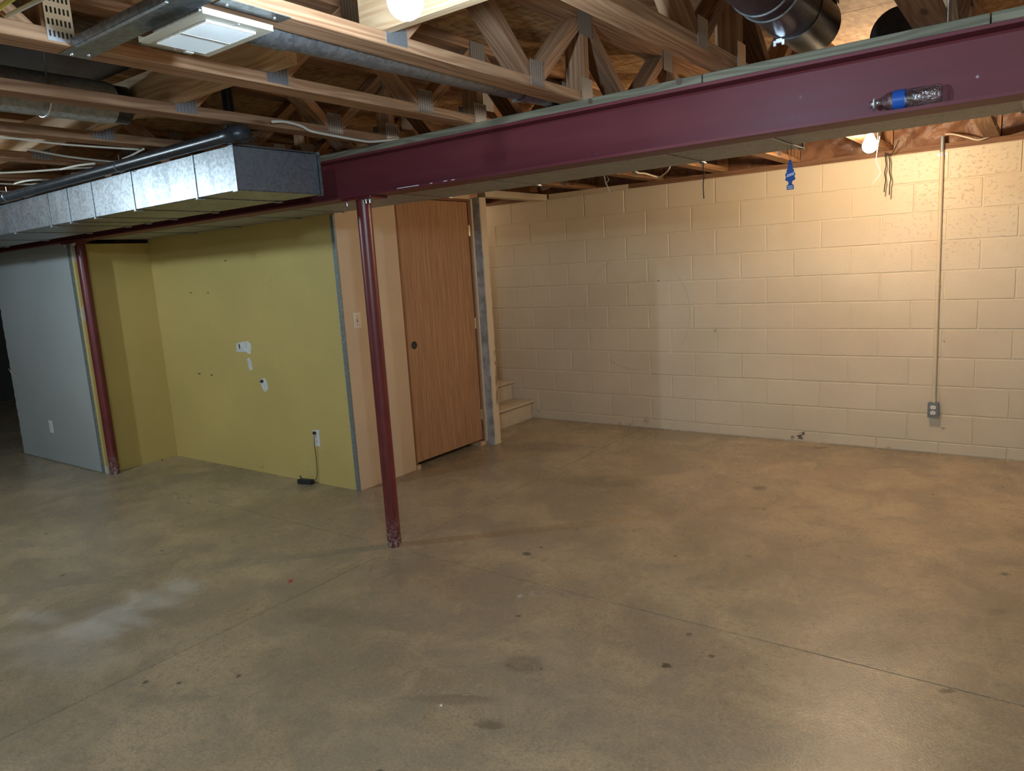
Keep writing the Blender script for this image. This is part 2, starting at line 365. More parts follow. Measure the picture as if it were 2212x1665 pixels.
# ------------------------------------------------------------------ mesh helpers
class MB:
    def __init__(s): s.v = []; s.f = []; s.smooth = []
    def poly(s, vs, fs, smooth=False):
        k = len(s.v); s.v += [Vector(v) for v in vs]
        for f in fs: s.f.append([i + k for i in f]); s.smooth.append(smooth)
        return s
    def box(s, a, b):
        (x0, y0, z0), (x1, y1, z1) = a, b
        x0, x1 = min(x0, x1), max(x0, x1); y0, y1 = min(y0, y1), max(y0, y1); z0, z1 = min(z0, z1), max(z0, z1)
        return s.poly([(x0, y0, z0), (x1, y0, z0), (x1, y1, z0), (x0, y1, z0), (x0, y0, z1), (x1, y0, z1), (x1, y1, z1), (x0, y1, z1)],
                      [(0, 3, 2, 1), (4, 5, 6, 7), (0, 1, 5, 4), (1, 2, 6, 5), (2, 3, 7, 6), (3, 0, 4, 7)])
    def prism(s, pts, d):
        """polygon pts (3d, planar) extruded by vector d"""
        n = len(pts); d = Vector(d); P = [Vector(p) for p in pts]
        nm = Vector((0, 0, 0))
        for i in range(n): nm += P[i].cross(P[(i + 1) % n])
        if nm.dot(d) > 0: P.reverse()
        fs = [list(range(n)), list(range(2 * n - 1, n - 1, -1))]
        for i in range(n): j = (i + 1) % n; fs.append([i, i + n, j + n, j])
        fs = [list(reversed(f)) if k > 1 else f for k, f in enumerate(fs)]
        return s.poly(P + [p + d for p in P], [list(reversed(f)) if k > 1 else f for k, f in enumerate(fs)])
    def tube(s, pts, r, n=12, cap=True, radii=None):
        P = [Vector(p) for p in pts]; rings = []
        up = None
        for i, p in enumerate(P):
            t_ = (P[min(i + 1, len(P) - 1)] - P[max(i - 1, 0)]).normalized()
            if up is None:
                up = Vector((0, 0, 1)) if abs(t_.z) < 0.9 else Vector((1, 0, 0))
            u = (up - t_ * up.dot(t_)).normalized(); v = t_.cross(u); up = u
            rr = radii[i] if radii else r
            rings.append([p + (u * math.cos(2 * math.pi * k / n) + v * math.sin(2 * math.pi * k / n)) * rr for k in range(n)])
        k0 = len(s.v); s.v += [q for rg in rings for q in rg]
        for i in range(len(P) - 1):
            for k in range(n):
                a = k0 + i * n + k; b = k0 + i * n + (k + 1) % n
                s.f.append([a, b, b + n, a + n]); s.smooth.append(True)
        if cap:
            s.f.append([k0 + k for k in range(n)][::-1]); s.smooth.append(False)
            s.f.append([k0 + (len(P) - 1) * n + k for k in range(n)]); s.smooth.append(False)
        return s
    def sphere(s, c, r, nu=20, nv=12, sc=(1, 1, 1)):
        c = Vector(c); k0 = len(s.v)
        for j in range(nv + 1):
            th = math.pi * j / nv
            for i in range(nu):
                ph = 2 * math.pi * i / nu
                s.v.append(c + Vector((r * sc[0] * math.sin(th) * math.cos(ph), r * sc[1] * math.sin(th) * math.sin(ph), r * sc[2] * math.cos(th))))
        for j in range(nv):
            for i in range(nu):
                a = k0 + j * nu + i; b = k0 + j * nu + (i + 1) % nu
                s.f.append([a, a + nu, b + nu, b]); s.smooth.append(True)
        return s
    def mesh(s, name, grain=(1, 0, 0), bevel=0.0, weld=True):
        me = bpy.data.meshes.new(name)
        bm = bmesh.new()
        vs = [bm.verts.new(v) for v in s.v]
        for f, sm in zip(s.f, s.smooth):
            try: fc = bm.faces.new([vs[i] for i in f]); fc.smooth = sm
            except ValueError: pass
        if weld: bmesh.ops.remove_doubles(bm, verts=bm.verts, dist=1e-6)
        bmesh.ops.recalc_face_normals(bm, faces=bm.faces)
        if bevel > 0:
            es = [e for e in bm.edges if len(e.link_faces) == 2 and e.calc_face_angle(0) > 0.5]
            bmesh.ops.bevel(bm, geom=es, offset=bevel, segments=1, affect='EDGES', profile=0.5)
        for e in bm.edges:
            if len(e.link_faces) == 2:
                fa, fb = e.link_faces
                if fa.smooth != fb.smooth or e.calc_face_angle(0) > 0.9: e.smooth = False
        a = Vector(grain).normalized()
        h = Vector((0, 0, 1)) if abs(a.z) < 0.9 else Vector((1, 0, 0))
        b = a.cross(h).normalized(); c = a.cross(b)
        uv = bm.loops.layers.uv.new('UVMap')
        for f in bm.faces:
            for l in f.loops:
                p = l.vert.co; l[uv].uv = (p.dot(a), p.dot(b) + p.dot(c))
        bm.to_mesh(me); bm.free()
        return me
def link(name, me, mat, parent=None):
    o = bpy.data.objects.new(name, me); col.objects.link(o)
    if mat and me and not me.materials: me.materials.append(MAT[mat])
    if parent: o.parent = parent; o.matrix_parent_inverse = Matrix.Identity(4)
    return o
def part(name, mb, mat, parent=None, grain=(1, 0, 0), bevel=0.0, label=None):
    o = link(name, mb.mesh(name, grain, bevel), mat, parent)
    if label: o['label'] = label
    return o
def empty(name, loc=(0, 0, 0)):
    o = bpy.data.objects.new(name, None); o.location = loc; o.empty_display_size = 0.05; col.objects.link(o); return o
def tag(o, label, cat, group=None, kind=None):
    if label: o['label'] = label
    if cat: o['category'] = cat
    if group: o['group'] = group
    if kind: o['kind'] = kind
    return o
def thing(name, label, cat, loc=(0, 0, 0), group=None):
    return tag(empty(name, loc), label, cat, group)
def struct(o, label, cat): return tag(o, label, cat, None, 'structure')
def rebase(o, root):
    """children meshes are built in world space; keep them there under a moved root"""
    o.matrix_parent_inverse = Matrix.Translation(-root.location)
def P_(name, mb, mat, root, **k):
    o = part(name, mb, mat, root, **k)
    r = root
    off = Vector(root.location)
    while r.parent: r = r.parent; off += Vector(r.location)
    if root.type == 'EMPTY': o.matrix_parent_inverse = Matrix.Translation(-off)
    return o
def smooth_path(pts, n=8):
    P = [Vector(p) for p in pts]; out = []
    for i in range(len(P) - 1):
        p0, p1, p2, p3 = P[max(i - 1, 0)], P[i], P[i + 1], P[min(i + 2, len(P) - 1)]
        for k in range(n):
            u = k / n
            out.append(0.5 * ((2 * p1) + (p2 - p0) * u + (2 * p0 - 5 * p1 + 4 * p2 - p3) * u * u + (3 * p1 - p0 - 3 * p2 + p3) * u ** 3))
    out.append(P[-1]); return out

# ------------------------------------------------------------------ key dimensions
WT = 2.118            # block wall top
TB = 2.156            # truss bottom
CT = 0.038            # chord thickness
TT = 2.512            # truss top / subfloor underside
BX, BY = 0.532, -3.165  # floor control joints
YN, YF = -7.6, 0.2
XL, XR = -9.0, 6.0
BEAM_Y = -3.133

# ------------------------------------------------------------------ floor
fl = part('floor', MB().box((XL, YN, -0.12), (XR, YF, -0.018)), 'slot_black'); struct(fl, 'mottled bare concrete floor crossed by saw-cut joints', 'floor')
g = 0.0034
for (x0, x1) in ((XL, BX - g), (BX + g, XR)):
    for (y0, y1) in ((YN, BY - g), (BY + g, YF)):
        part('floor_slab', MB().box((x0, y0, -0.1), (x1, y1, 0.0)), 'concrete', fl)
part('footing_patch', MB().tube([(0.50, -3.15, -0.05), (0.50, -3.15, 0.0006)], 0.17, 40), 'concrete', fl)

# ------------------------------------------------------------------ block wall
BL, BH, J = 0.4064, 0.2032, 0.009
wb = part('wall_back', MB().box((XL, 0.0035, -0.02), (XR, YF, WT)), 'mortar_paint'); struct(wb, 'cream painted concrete block wall', 'wall')
def blk(wd, ht, nm):
    m = MB().box((-wd / 2 + J / 2, -0.0005, 0.0), (wd / 2 - J / 2, 0.012, ht - J)); me = m.mesh(nm, bevel=0.0028); me.materials.append(MAT['block_paint']); return me
B_full, B_low = blk(BL, BH, 'block'), blk(BL, 0.086, 'low_block')
for c in range(11):
    z = 0.0 if c == 0 else 0.086 + (c - 1) * BH
    off = 0.0 if c % 2 == 0 else 0.5
    for k in range(-5, 14):
        x = (k + off + 0.5) * BL
        o = link('block', B_low if c == 0 else B_full, None, wb)
        o.location = (x + random.uniform(-.0015, .0015), random.uniform(-0.0008, 0.0010), z + J / 2 + random.uniform(-.001, .001))
        o.rotation_euler = (random.uniform(-.002, .002), 0, random.uniform(-.002, .002))

# other room walls, outside the picture but part of the basement
for nm, a, b, lb in (('wall_left', (XL - 0.2, YN, 0), (XL, YF, TT), 'far end wall of the basement, its shade put into a dark colour'), ('wall_right', (XR, YN, 0), (XR + 0.2, YF, TT), 'cream basement wall at the right'), ('wall_front', (XL, YN - 0.2, 0), (XR, YN, TT), 'cream basement wall behind')):
    struct(part(nm, MB().box(a, b), 'shade_painted_wall' if nm == 'wall_left' else 'plain_wall'), lb, 'wall')

# ------------------------------------------------------------------ ceiling (subfloor sheets)
ce = part('ceiling', MB().box((XL, YN, TT + 0.019), (XR, YF, TT + 0.03)), 'sill'); struct(ce, 'oriented strand board subfloor above the trusses', 'ceiling')
sw, sl = 1.22, 2.44
yy = YF; row = 0
while yy > YN:
    y1 = max(yy - sw, YN); xx = XL - (1.22 if row % 2 else 0)
    while xx < XR:
        a, b = max(xx, XL), min(xx + sl, XR)
        if b - a > 0.05: part('osb_sheet', MB().box((a + 0.002, y1 + 0.002, TT + 0.001), (b - 0.002, yy - 0.002, TT + 0.019)), 'osb', ce)
        xx += sl
    yy = y1; row += 1

# ------------------------------------------------------------------ partition walls
wg = part('wall_gray', MB().box((-4.56, -3.134, 0), (-2.972, -3.04, 1.93)), 'drywall_core'); struct(wg, 'pale blue-grey drywall partition with raw edges', 'wall')
# drywall sheet with a ragged left edge
pts = []
random.seed(3)
for i in range(41):
    z = 0.006 + (1.915 - 0.006) * i / 40
    pts.append((-4.56 + (0.012 if i % 2 else -0.006) * random.random() + 0.02 * (z - 0.9), -3.134, z))
top = [(-4.50 + 1.53 * i / 20, -3.134, 1.915 + 0.012 * random.random() - 0.0) for i in range(1, 20)]
part('drywall_sheet', MB().prism(pts + top + [(-2.972, -3.134, 1.91), (-2.972, -3.134, 0.006)], (0, -0.012, 0)), 'grey_paint', wg)
part('corner_bead', MB().box((-2.972, -3.147, 0.0), (-2.945, -3.135, 1.915)).box((-2.945, -3.147, 0.0), (-2.943, -3.12, 1.915)), 'corner_bead', wg)
part('drywall_flap', MB().prism([onY(18, 795, -3.15), onY(42, 818, -3.16), onY(24, 806, -3.155)], (0, -0.002, 0)), 'cream_trim', wg)

wr = part('wall_closet_return', MB().box((-2.9715, -3.1335, 0), (-2.91, -2.44, 1.905)), 'yellow_paint'); struct(wr, 'short yellow painted return wall behind the red column', 'wall')
wy = part('wall_closet', MB().box((-2.909, -2.51, 0), (-0.515, -2.40, TB)), 'yellow_paint'); struct(wy, 'mustard yellow drywall with white spackle patches', 'wall')
part('corner_bead', MB().box((-0.515, -2.5125, 0.0), (-0.482, -2.50, 1.93)), 'corner_bead', wy)
# wall with the door
wp = part('wall_door', MB().box((-0.60, -2.499, 0), (-0.48, -1.925, TB)).box((-0.60, -1.06, 0), (-0.48, -1.04, TB)).box((-0.60, -1.925, 2.085), (-0.48, -1.06, TB)), 'peach_paint'); struct(wp, 'peach painted wall that holds the wooden door', 'wall')
# end post: grey primed face towards the room, peeling cream face towards the stairs
we = part('wall_end', MB().box((-0.60, -1.0395, 0), (-0.385, -0.955, 2.09)), 'primer_grey'); struct(we, 'wall end with grey primer and peeling cream paint', 'wall')
random.seed(11)
e = [(-0.385, -1.036 + 0.006 * random.random(), 2.09 * i / 50) for i in range(51)] + [(-0.385, -0.957 - (0.012 * random.random() if 12 < i < 45 and i % 3 else 0.0), 2.09 - 2.09 * i / 50) for i in range(51)]
part('peeling_skin', MB().prism(e, (0.003, 0, 0)), 'peeling_cream', we)
part('side_panel', MB().box((-0.60, -0.955, 0), (-0.384, -0.951, 2.09)), 'peach_paint', we)
# spackle patches traced on the yellow wall (plane y=-2.51)
for nm, pp in (('spackle_patch', [(511, 742), (524, 738), (534, 737), (542, 742), (543, 752), (541, 765), (535, 763), (532, 759), (520, 760), (511, 759)]),
               ('spackle_patch', [(534, 775), (538, 772), (543, 781), (546, 797), (541, 800), (537, 793)]),
               ('spackle_patch', [(560, 820), (572, 816), (577, 825), (580, 838), (574, 847), (569, 842)])):
    part(nm, MB().prism([onY(x, y, -2.5102) for x, y in pp], (0, -0.0012, 0)), 'spackle', wy)
for pp in ([(561, 822), (566, 819), (570, 823), (567, 828), (562, 826)], [(515, 744), (517, 742), (519, 750), (517, 755)], [(485, 562), (489, 562), (489, 564), (485, 564)], [(411, 631), (414, 631), (414, 633), (411, 633)], [(448, 631), (451, 631), (451, 633), (448, 633)], [(428, 806), (433, 806), (433, 808), (428, 808)], [(455, 810), (459, 808), (459, 811), (456, 812)]):
    part('scuff_mark', MB().prism([onY(x, y, -2.5116) for x, y in pp], (0, -0.0006, 0)), 'pencil_mark', wy)
part('spackle_patch', MB().prism([onY(x, y, -2.5102) for x, y in [(676, 929), (690, 928), (693, 964), (680, 964)]], (0, -0.0010, 0)), 'spackle', wy)

# ------------------------------------------------------------------ door
dr = empty('door_1', (-0.48, -1.49, 0)); struct(dr, 'flush wood-grain door without a knob hung in the peach wall', 'door')
sl_ = P_('door_slab', MB().box((-0.520, -1.903, 0.050), (-0.482, -1.082, 2.062)), 'door_oak', dr, grain=(0, 0, 1), bevel=0.002)
part('bore_hole', MB().tube([(-0.4845, -1.836, 0.965), (-0.4808, -1.836, 0.965)], 0.029, 24), 'slot_black', sl_)
part('bore_ring', MB().tube([(-0.4825, -1.836, 0.965), (-0.4800, -1.836, 0.965)], 0.031, 24).tube([(-0.4825, -1.836, 0.965), (-0.4795, -1.836, 0.965)], 0.022, 24), 'abs_black', sl_)
P_('jamb', MB().box((-0.598, -1.9245, 0.035), (-0.476, -1.906, 2.085)), 'jamb_oak', dr, grain=(0, 0, 1))
P_('jamb', MB().box((-0.598, -1.079, 0.035), (-0.476, -1.0605, 2.085)), 'jamb_oak', dr, grain=(0, 0, 1))
P_('head_jamb', MB().box((-0.598, -1.906, 2.066), (-0.476, -1.079, 2.0845)), 'jamb_oak', dr, grain=(0, 1, 0))
P_('casing_strip', MB().box((-0.4795, -1.0595, 0.03), (-0.458, -1.0405, 2.085)), 'cream_trim', dr, grain=(0, 0, 1))
for z in (1.83, 1.06, 0.27):
    h = P_('hinge', MB().box((-0.4815, -1.092, z - 0.045), (-0.4775, -1.070, z + 0.045)), 'brass', dr)
    part('hinge_knuckle', MB().tube([(-0.474, -1.0805, z - 0.045), (-0.474, -1.0805, z + 0.045)], 0.006, 10), 'brass', h)
for (y0, y1) in ((-1.925, -1.885), (-1.13, -1.065)):
    P_('shim', MB().box((-0.59, y0, 0.0), (-0.468, y1, 0.033)), 'pine_pale', dr, grain=(1, 0, 0))
# dark room behind the door
struct(part('wall_closet_back', MB().box((-2.9, -1.0, 0), (-0.61, -0.94, TB)), 'plain_wall'), 'inner wall between the closet and the stairs', 'wall')

# ------------------------------------------------------------------ stairs
st = thing('staircase', 'cream painted wooden stairs with scuffed treads beside the block wall', 'stairs', (-0.70, -0.47, 0))
RISE, RUN = 0.187, 0.232
for i in range(9):
    x = -0.70 - RUN * i; z = RISE * i
    P_('riser', MB().box((x - 0.02, -0.928, z), (x, -0.010, z + RISE - 0.028)), 'stair_paint', st, grain=(0, 1, 0))
    m = MB(); zt = z + RISE
    prof = [(x - RUN - 0.005, zt - 0.028), (x + 0.025, zt - 0.028)] + [(x + 0.025 + 0.014 * math.cos(a), zt - 0.014 + 0.014 * math.sin(a)) for a in [math.radians(d) for d in (-60, -30, 0, 30, 60)]] + [(x + 0.025, zt), (x - RUN - 0.005, zt)]
    m.prism([(px, -0.932, pz) for px, pz in prof], (0, 0.921, 0))
    P_('tread', m, 'tread_paint', st, grain=(0, 1, 0))
tr = part('trim_1', MB().box((-0.47, -0.950, 2.112), (-0.385, -0.012, TB - 0.0005)).box((-0.475, -0.950, 2.100), (-0.38, -0.02, 2.1115)), 'cream_trim'); struct(tr, 'cream painted header board across the top of the stairs', 'trim')

# ------------------------------------------------------------------ sill, rim, insulation
sp = part('sill_plate', MB().box((0.452, 0.0, WT + 0.0006), (XR, 0.14, TB - 0.0006)), 'sill', grain=(1, 0, 0)); o = part('sill_plate', MB().box((-0.37, -0.004, WT + 0.0006), (0.45, 0.14, TB - 0.0006)), 'cream_trim', grain=(1, 0, 0)); tag(o, 'short cream painted sill plate on the wall beside the stairs', 'board'); tag(sp, 'dark brown sill plate lying along the top of the block wall', 'board')
rj = part('wall_rim', MB().box((XL, 0.15, TB - 0.02), (XR, 0.19, TT)), 'sill'); struct(rj, 'rim board closing the truss ends above the wall', 'wall')

# ------------------------------------------------------------------ trusses
TX = [3.74, 3.126, 2.49, 1.86, 1.305, 0.745, 0.09, -0.54, -1.205, -1.82, -2.43, -3.04, -3.65, -4.26, -4.87]
CW = 0.089
def build_truss():
    root = empty('floor_truss')
    Y0, Y1 = -7.55, 0.13
    part('bottom_chord', MB().box((-CW, Y0, TB), (0, Y1, TB + CT)), 'pine', root, grain=(0, 1, 0), bevel=0.0015)
    part('top_chord', MB().box((-CW, Y0, TT - CT), (0, Y1, TT - 0.0005)), 'pine', root, grain=(0, 1, 0), bevel=0.0015)
    zb, zt = TB + CT, TT - CT
    bot = [-7.15, -6.42, -5.69, -4.96, -4.225, -3.50, -2.72, -1.97, -1.22, -0.47]
    topn = [-7.5, -6.78, -6.05, -5.32, -4.59, -3.865, -3.13, -2.33, -1.58, -0.83, -0.10]
    plate_me = MB().box((-0.0015, -0.042, 0), (0.0012, 0.042, 0.088)).mesh('nail_plate', grain=(0, 1, 0)); plate_me.materials.append(MAT['nail_plate'])
    plate_big = MB().box((-0.0015, -0.05, 0), (0.0012, 0.05, 0.095)).mesh('nail_plate', grain=(0, 1, 0)); plate_big.materials.append(MAT['nail_plate'])
    def plate(y, z, me=plate_me):
        for sx in (1, -1):
            o = link('nail_plate', me, None, root); o.location = (0.0016 if sx > 0 else -CW - 0.0016, y, z)
            if sx < 0: o.rotation_euler = (0, 0, math.pi)
    def web(yb, yt):
        L = math.hypot(yt - yb, zt - zb); w_ = 0.038 * L / (zt - zb) / 2
        d = 0.024 if yt > yb else -0.024
        part('web', MB().prism([(-CW + 0.001, yb + d - w_, zb), (-CW + 0.001, yb + d + w_, zb), (-CW + 0.001, yt - d + w_, zt), (-CW + 0.001, yt - d - w_, zt)], (CW - 0.002, 0, 0)), 'pine', root, grain=(0, yt - yb, zt - zb))
    def vert(y, wd=0.038): part('web', MB().box((-CW + 0.001, y - wd / 2, zb), (-0.001, y + wd / 2, zt)), 'pine', root, grain=(0, 0, 1))
    for i, b in enumerate(bot):          # an open chase lies between y = -4.9 and -4.25
        if b != -4.225: web(b, topn[i])
        if b != -4.96: web(b, topn[i + 1]); plate(b, TB + 0.008)
    for q in topn:
        if q != -4.59: plate(q, TT - 0.012 - 0.088, plate_big)
    vert(-4.916)
    vert(-3.13); vert(0.09); vert(-7.52)
    plate(-3.135, TB + 0.004)
    return root
LBL = ['floor truss nearest above the clear bottle, ending over the beam', 'floor truss between the bottle and the large dark round duct', 'floor truss that carries the warm bulb near the block wall',
       'floor truss beside the white ceiling register, running over the cool bulb', 'floor truss whose chord carries the end of the galvanized metal strip', 'floor truss with a loose white cable drooping along its chord'] + ['%s floor truss past the one with the drooping white cable, above the trunk duct' % w_ for w_ in ('first', 'second', 'third', 'fourth', 'fifth')]
proto = build_truss(); kids = list(proto.children)
def place_truss(o, i, x):
    o.location = (x, 0, 0)
    lab = LBL[i] if i < len(LBL) else 'bare wooden floor truss running above the sheet-metal trunk duct'
    tag(o, lab, 'truss', 'floor trusses under the subfloor')
for i, x in enumerate(TX):
    if i == 0: o = proto
    else:
        o = proto.copy(); col.objects.link(o)
        for ch in kids:
            c = ch.copy(); col.objects.link(c); c.parent = o
    place_truss(o, i, x)
# slotted plate and extra vertical on the truss by the register
tr2 = [o for o in bpy.data.objects if o.name.startswith('floor_truss') and abs(o.location.x - 1.305) < 1e-4][0]
m = MB().box((0.0, -4.925, TB + 0.006), (0.0018, -4.858, TB + 0.125)); pl = part('strap_plate', m, 'zinc', tr2)
for r_ in range(4):
    for k in range(6):
        y = -4.920 + k * 0.0102; z = TB + 0.016 + r_ * 0.029
        part('slot', MB().box((0.0017, y, z), (0.0024, y + 0.0045, z + 0.015)), 'slot_black', pl) if True else None

# insulation batts between the truss ends
random.seed(5)
xs = sorted(TX)
for i in range(len(xs) - 1):
    x0, x1 = xs[i] + 0.004, xs[i + 1] - CW - 0.004
    if x1 < -0.6 or x0 > 4: continue
    nx, nz = 26, 16; m = MB(); vs = []
    ph = [random.uniform(0, 6) for _ in range(6)]
    for a in range(nx + 1):
        for b in range(nz + 1):
            u, v = a / nx, b / nz
            d = 0.035 * math.sin(math.pi * u) + 0.012 * math.sin(9 * u + ph[0] + 3 * v) + 0.010 * math.sin(14 * v + ph[1] + 5 * u) + 0.008 * math.sin(23 * u - 17 * v + ph[2]) + random.uniform(-.004, .004)
            vs.append((x0 + (x1 - x0) * u, 0.085 - max(0, d) * math.sin(math.pi * min(1, v * 0.9 + 0.1)), TB + 0.002 + (TT - TB - 0.004) * v))
    k = nz + 1
    m.poly(vs, [(a * k + b, (a + 1) * k + b, (a + 1) * k + b + 1, a * k + b + 1) for a in range(nx) for b in range(nz)], True)
    m.poly([(x0, 0.085, TB + 0.002), (x1, 0.085, TB + 0.002), (x1, 0.148, TB + 0.002), (x0, 0.148, TB + 0.002), (x0, 0.085, TT - 0.002), (x1, 0.085, TT - 0.002), (x1, 0.148, TT - 0.002), (x0, 0.148, TT - 0.002)], [(0, 1, 2, 3), (2, 3, 7, 6), (4, 5, 6, 7), (0, 3, 7, 4), (1, 2, 6, 5)])
    o = part('insulation_batt', m, 'kraft_paper'); tag(o, {1: 'crumpled brown kraft-faced insulation batt behind the top of the conduit', 2: 'crumpled brown kraft-faced insulation batt behind the warm bulb', 3: 'crumpled brown kraft-faced insulation batt beyond the blue air freshener', 4: 'dim brown insulation batt beyond the hanging black string'}.get(round((len(xs) - 2 - i)), 'dim brown kraft-faced insulation batt above the wall by the stairs'), 'insulation', 'insulation batts over the block wall')

# strongback board threaded through the trusses
for a, b, lab in ((-3.7, 1.435, 'long pale board on edge threaded through the trusses left of the register duct'), (1.769, 2.60, 'short pale board on edge between trusses that carries the cool bulb')):
    sb = part('strongback_board', MB().box((a, -4.279, TB + CT + 0.0008), (b, -4.241, TB + CT + 0.14)), 'pine_pale', grain=(1, 0, 0), bevel=0.002); tag(sb, lab, 'board', 'boards threaded through the trusses')

# ------------------------------------------------------------------ steel beam, nailers, columns
BB, BT = 1.918, 2.125
m = MB(); x0, x1 = -6.5, 5.9; hw, ft, wt_ = 0.067, 0.011, 0.004
prof = [(-hw, BB), (hw, BB), (hw, BB + ft), (wt_ + 0.006, BB + ft + 0.003), (wt_, BB + ft + 0.010), (wt_, BT - ft - 0.010), (wt_ + 0.006, BT - ft - 0.003), (hw, BT - ft), (hw, BT), (-hw, BT), (-hw, BT - ft), (-wt_ - 0.006, BT - ft - 0.003), (-wt_, BT - ft - 0.010), (-wt_, BB + ft + 0.010), (-wt_ - 0.006, BB + ft + 0.003), (-hw, BB + ft)]
m.prism([(x0, BEAM_Y + a, b) for a, b in prof], (x1 - x0, 0, 0))
bm_ = part('steel_beam', m, 'beam_paint', grain=(1, 0, 0)); tag(bm_, 'long dark red painted steel I-beam carried by two red columns', 'beam')
for (p0, p1, py) in ((858, 905, 410), (929, 934, 398.5), (958, 966, 392.5), (975, 982, 390.5)):
    u, v = onY(p0, py + 2.0, BEAM_Y - hw), onY(p1, py - 3.0, BEAM_Y - hw)
    part('paint_chip', MB().box((u.x, BEAM_Y - hw - 0.0004, BB + 0.0075), (v.x, BEAM_Y - hw + 0.002, BB + ft + 0.0003)), 'spackle', bm_)
for a, b, lab in ((-6.5, 2.369, 'long weathered grey-green nailer board lying on the left of the steel beam'), (2.373, 3.236, 'short weathered nailer board on the beam above the clear bottle'), (3.240, 5.9, 'weathered nailer board on the beam right of the clear bottle')):
    o = part('nailer_board', MB().box((a, BEAM_Y - 0.069, BT + 0.0006), (b, BEAM_Y + 0.069, TB - 0.0006)), 'treated', grain=(1, 0, 0), bevel=0.0015); tag(o, lab, 'board', 'nailer boards on the steel beam')
nb = bpy.data.objects['nailer_board']
for (px, py, rr) in ((1275, 219, 0.011), (1467, 176, 0.013)):
    q = onY(px, py, BEAM_Y - 0.069)
    part('knot', MB().tube([(q.x, BEAM_Y - 0.0688, q.z), (q.x, BEAM_Y - 0.0696, q.z)], rr, 18), 'cord_brown', nb)
for (px, py, lab, k) in ((0.50, -3.14, 'red steel column standing alone on the concrete floor in front of the peach wall', 1), (-2.845, -3.10, 'red steel column beside the grey drywall partition', 0)):
    c = thing('steel_column', lab, 'column', (px, py, 0), 'red steel columns under the beam')
    P_('shaft', MB().tube([(px, py, 0.0), (px, py, 0.004), (px, py, 1.905)], 0.0385, 40), 'column_paint', c)
    P_('cap_plate', MB().box((px - 0.11, BEAM_Y - 0.062, 1.905), (px + 0.11, BEAM_Y + 0.062, 1.9175)), 'column_paint', c, bevel=0.001)
    for dx in (-0.085, 0.06, 0.088):
        b = P_('bolt', MB().tube([(px + dx, BEAM_Y - 0.045, 1.881), (px + dx, BEAM_Y - 0.045, 1.9045)], 0.005, 8), 'zinc', c)
        part('nut', MB().tube([(px + dx, BEAM_Y - 0.045, 1.895), (px + dx, BEAM_Y - 0.045, 1.9045)], 0.010, 6), 'zinc', b)

# ------------------------------------------------------------------ trunk ducts
def trunk(name, label, seams, y0, y1f, z0, z1, mat, endcap=None, under=None):
    """seams: descending X list; sections between"""
    d = thing(name, label, 'duct', ((seams[0] + seams[-1]) / 2, y0, z0))
    for i in range(len(seams) - 1):
        a, b = seams[i], seams[i + 1]; y1 = y1f(0.5 * (a + b))
        s_ = P_('duct_section', MB().box((b + 0.0008, y0, z0), (a - 0.0008, y1, z1)), mat, d, bevel=0.002)
        if i > 0:
            t_ = 0.0035
            m = MB().box((a - 0.006, y0 - t_, z0 - t_), (a + 0.006, y0, z1 + t_)).box((a - 0.006, y0, z0 - t_), (a + 0.006, y1, z0)).box((a - 0.006, y1, z0 - t_), (a + 0.006, y1 + t_, z1 + t_))
            k = P_('drive_cleat', m, 'galv', d)
            part('cleat_tab', MB().box((a - 0.012, y0 - 0.004, z0 - 0.008), (a + 0.012, y0 + 0.03, z0 - 0.004)).box((a - 0.012, y1 - 0.03, z0 - 0.008), (a + 0.012, y1 + 0.004, z0 - 0.004)), 'galv_dull', k)
    return d
fd = trunk('trunk_duct', 'long galvanized trunk duct with a closed end hanging in front of the beam', [0.65, 0.353, -0.193, -0.606, -0.888, -1.13, -1.636, -2.3, -3.0, -3.9, -5.2], -3.985, lambda x: -3.547, 1.90, 2.083, 'galv')
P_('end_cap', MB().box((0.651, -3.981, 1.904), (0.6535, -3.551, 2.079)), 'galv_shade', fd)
P_('end_flange', MB().box((0.63, -3.990, 1.896), (0.664, -3.9855, 2.092)), 'galv', fd)
P_('end_flange', MB().box((0.63, -3.5465, 1.896), (0.668, -3.540, 2.092)), 'galv', fd)
P_('end_flange', MB().box((0.63, -3.985, 2.0835), (0.662, -3.547, 2.088)), 'galv', fd)
for x in (0.06, -1.2, -2.4):
    P_('hanger_strap', MB().box((x - 0.012, -3.5465, 1.93), (x + 0.012, -3.5455, TB - 0.001)), 'galv_dull', fd)
yb = BEAM_Y + 0.072
bd = trunk('trunk_duct', 'galvanized trunk duct tucked along the far side of the steel beam', [5.5, 4.2, 3.32, 2.547, 2.115, 1.21, 0.59, -0.31, -0.78, -1.5, -2.1, -2.86], yb, lambda x: (-2.683 if x > 2.547 else -2.538), 1.935, 2.112, 'galv_dull')

# ------------------------------------------------------------------ black plastic pipe along the duct
pp = thing('plastic_pipe', 'black plastic drain pipe lying along the top edge of the trunk duct', 'pipe', (0.70, -4.025, 2.11))
P_('pipe_run', MB().tube([(0.73, -4.028, 2.108), (-5.2, -4.028, 2.085)], 0.0255, 20), 'abs_black', pp)
rz = onX(491, 215, 0.615)
P_('elbow', MB().tube(smooth_path([(0.690, -4.028, 2.1078), (0.722, -4.028, 2.108), (0.742, -4.018, 2.110), (0.745, -4.000, 2.113), (0.730, rz.y - 0.02, 2.116), (0.690, rz.y - 0.005, 2.118)], 4), 0.0315, 20), 'abs_black', pp)
P_('riser', MB().tube(smooth_path([(0.70, rz.y - 0.008, 2.117), (0.660, rz.y, 2.119), (0.630, rz.y, 2.130), (0.615, rz.y, 2.155), (0.615, rz.y, 2.20), (0.615, rz.y, 2.49)], 4), 0.0225, 20), 'abs_black', pp)
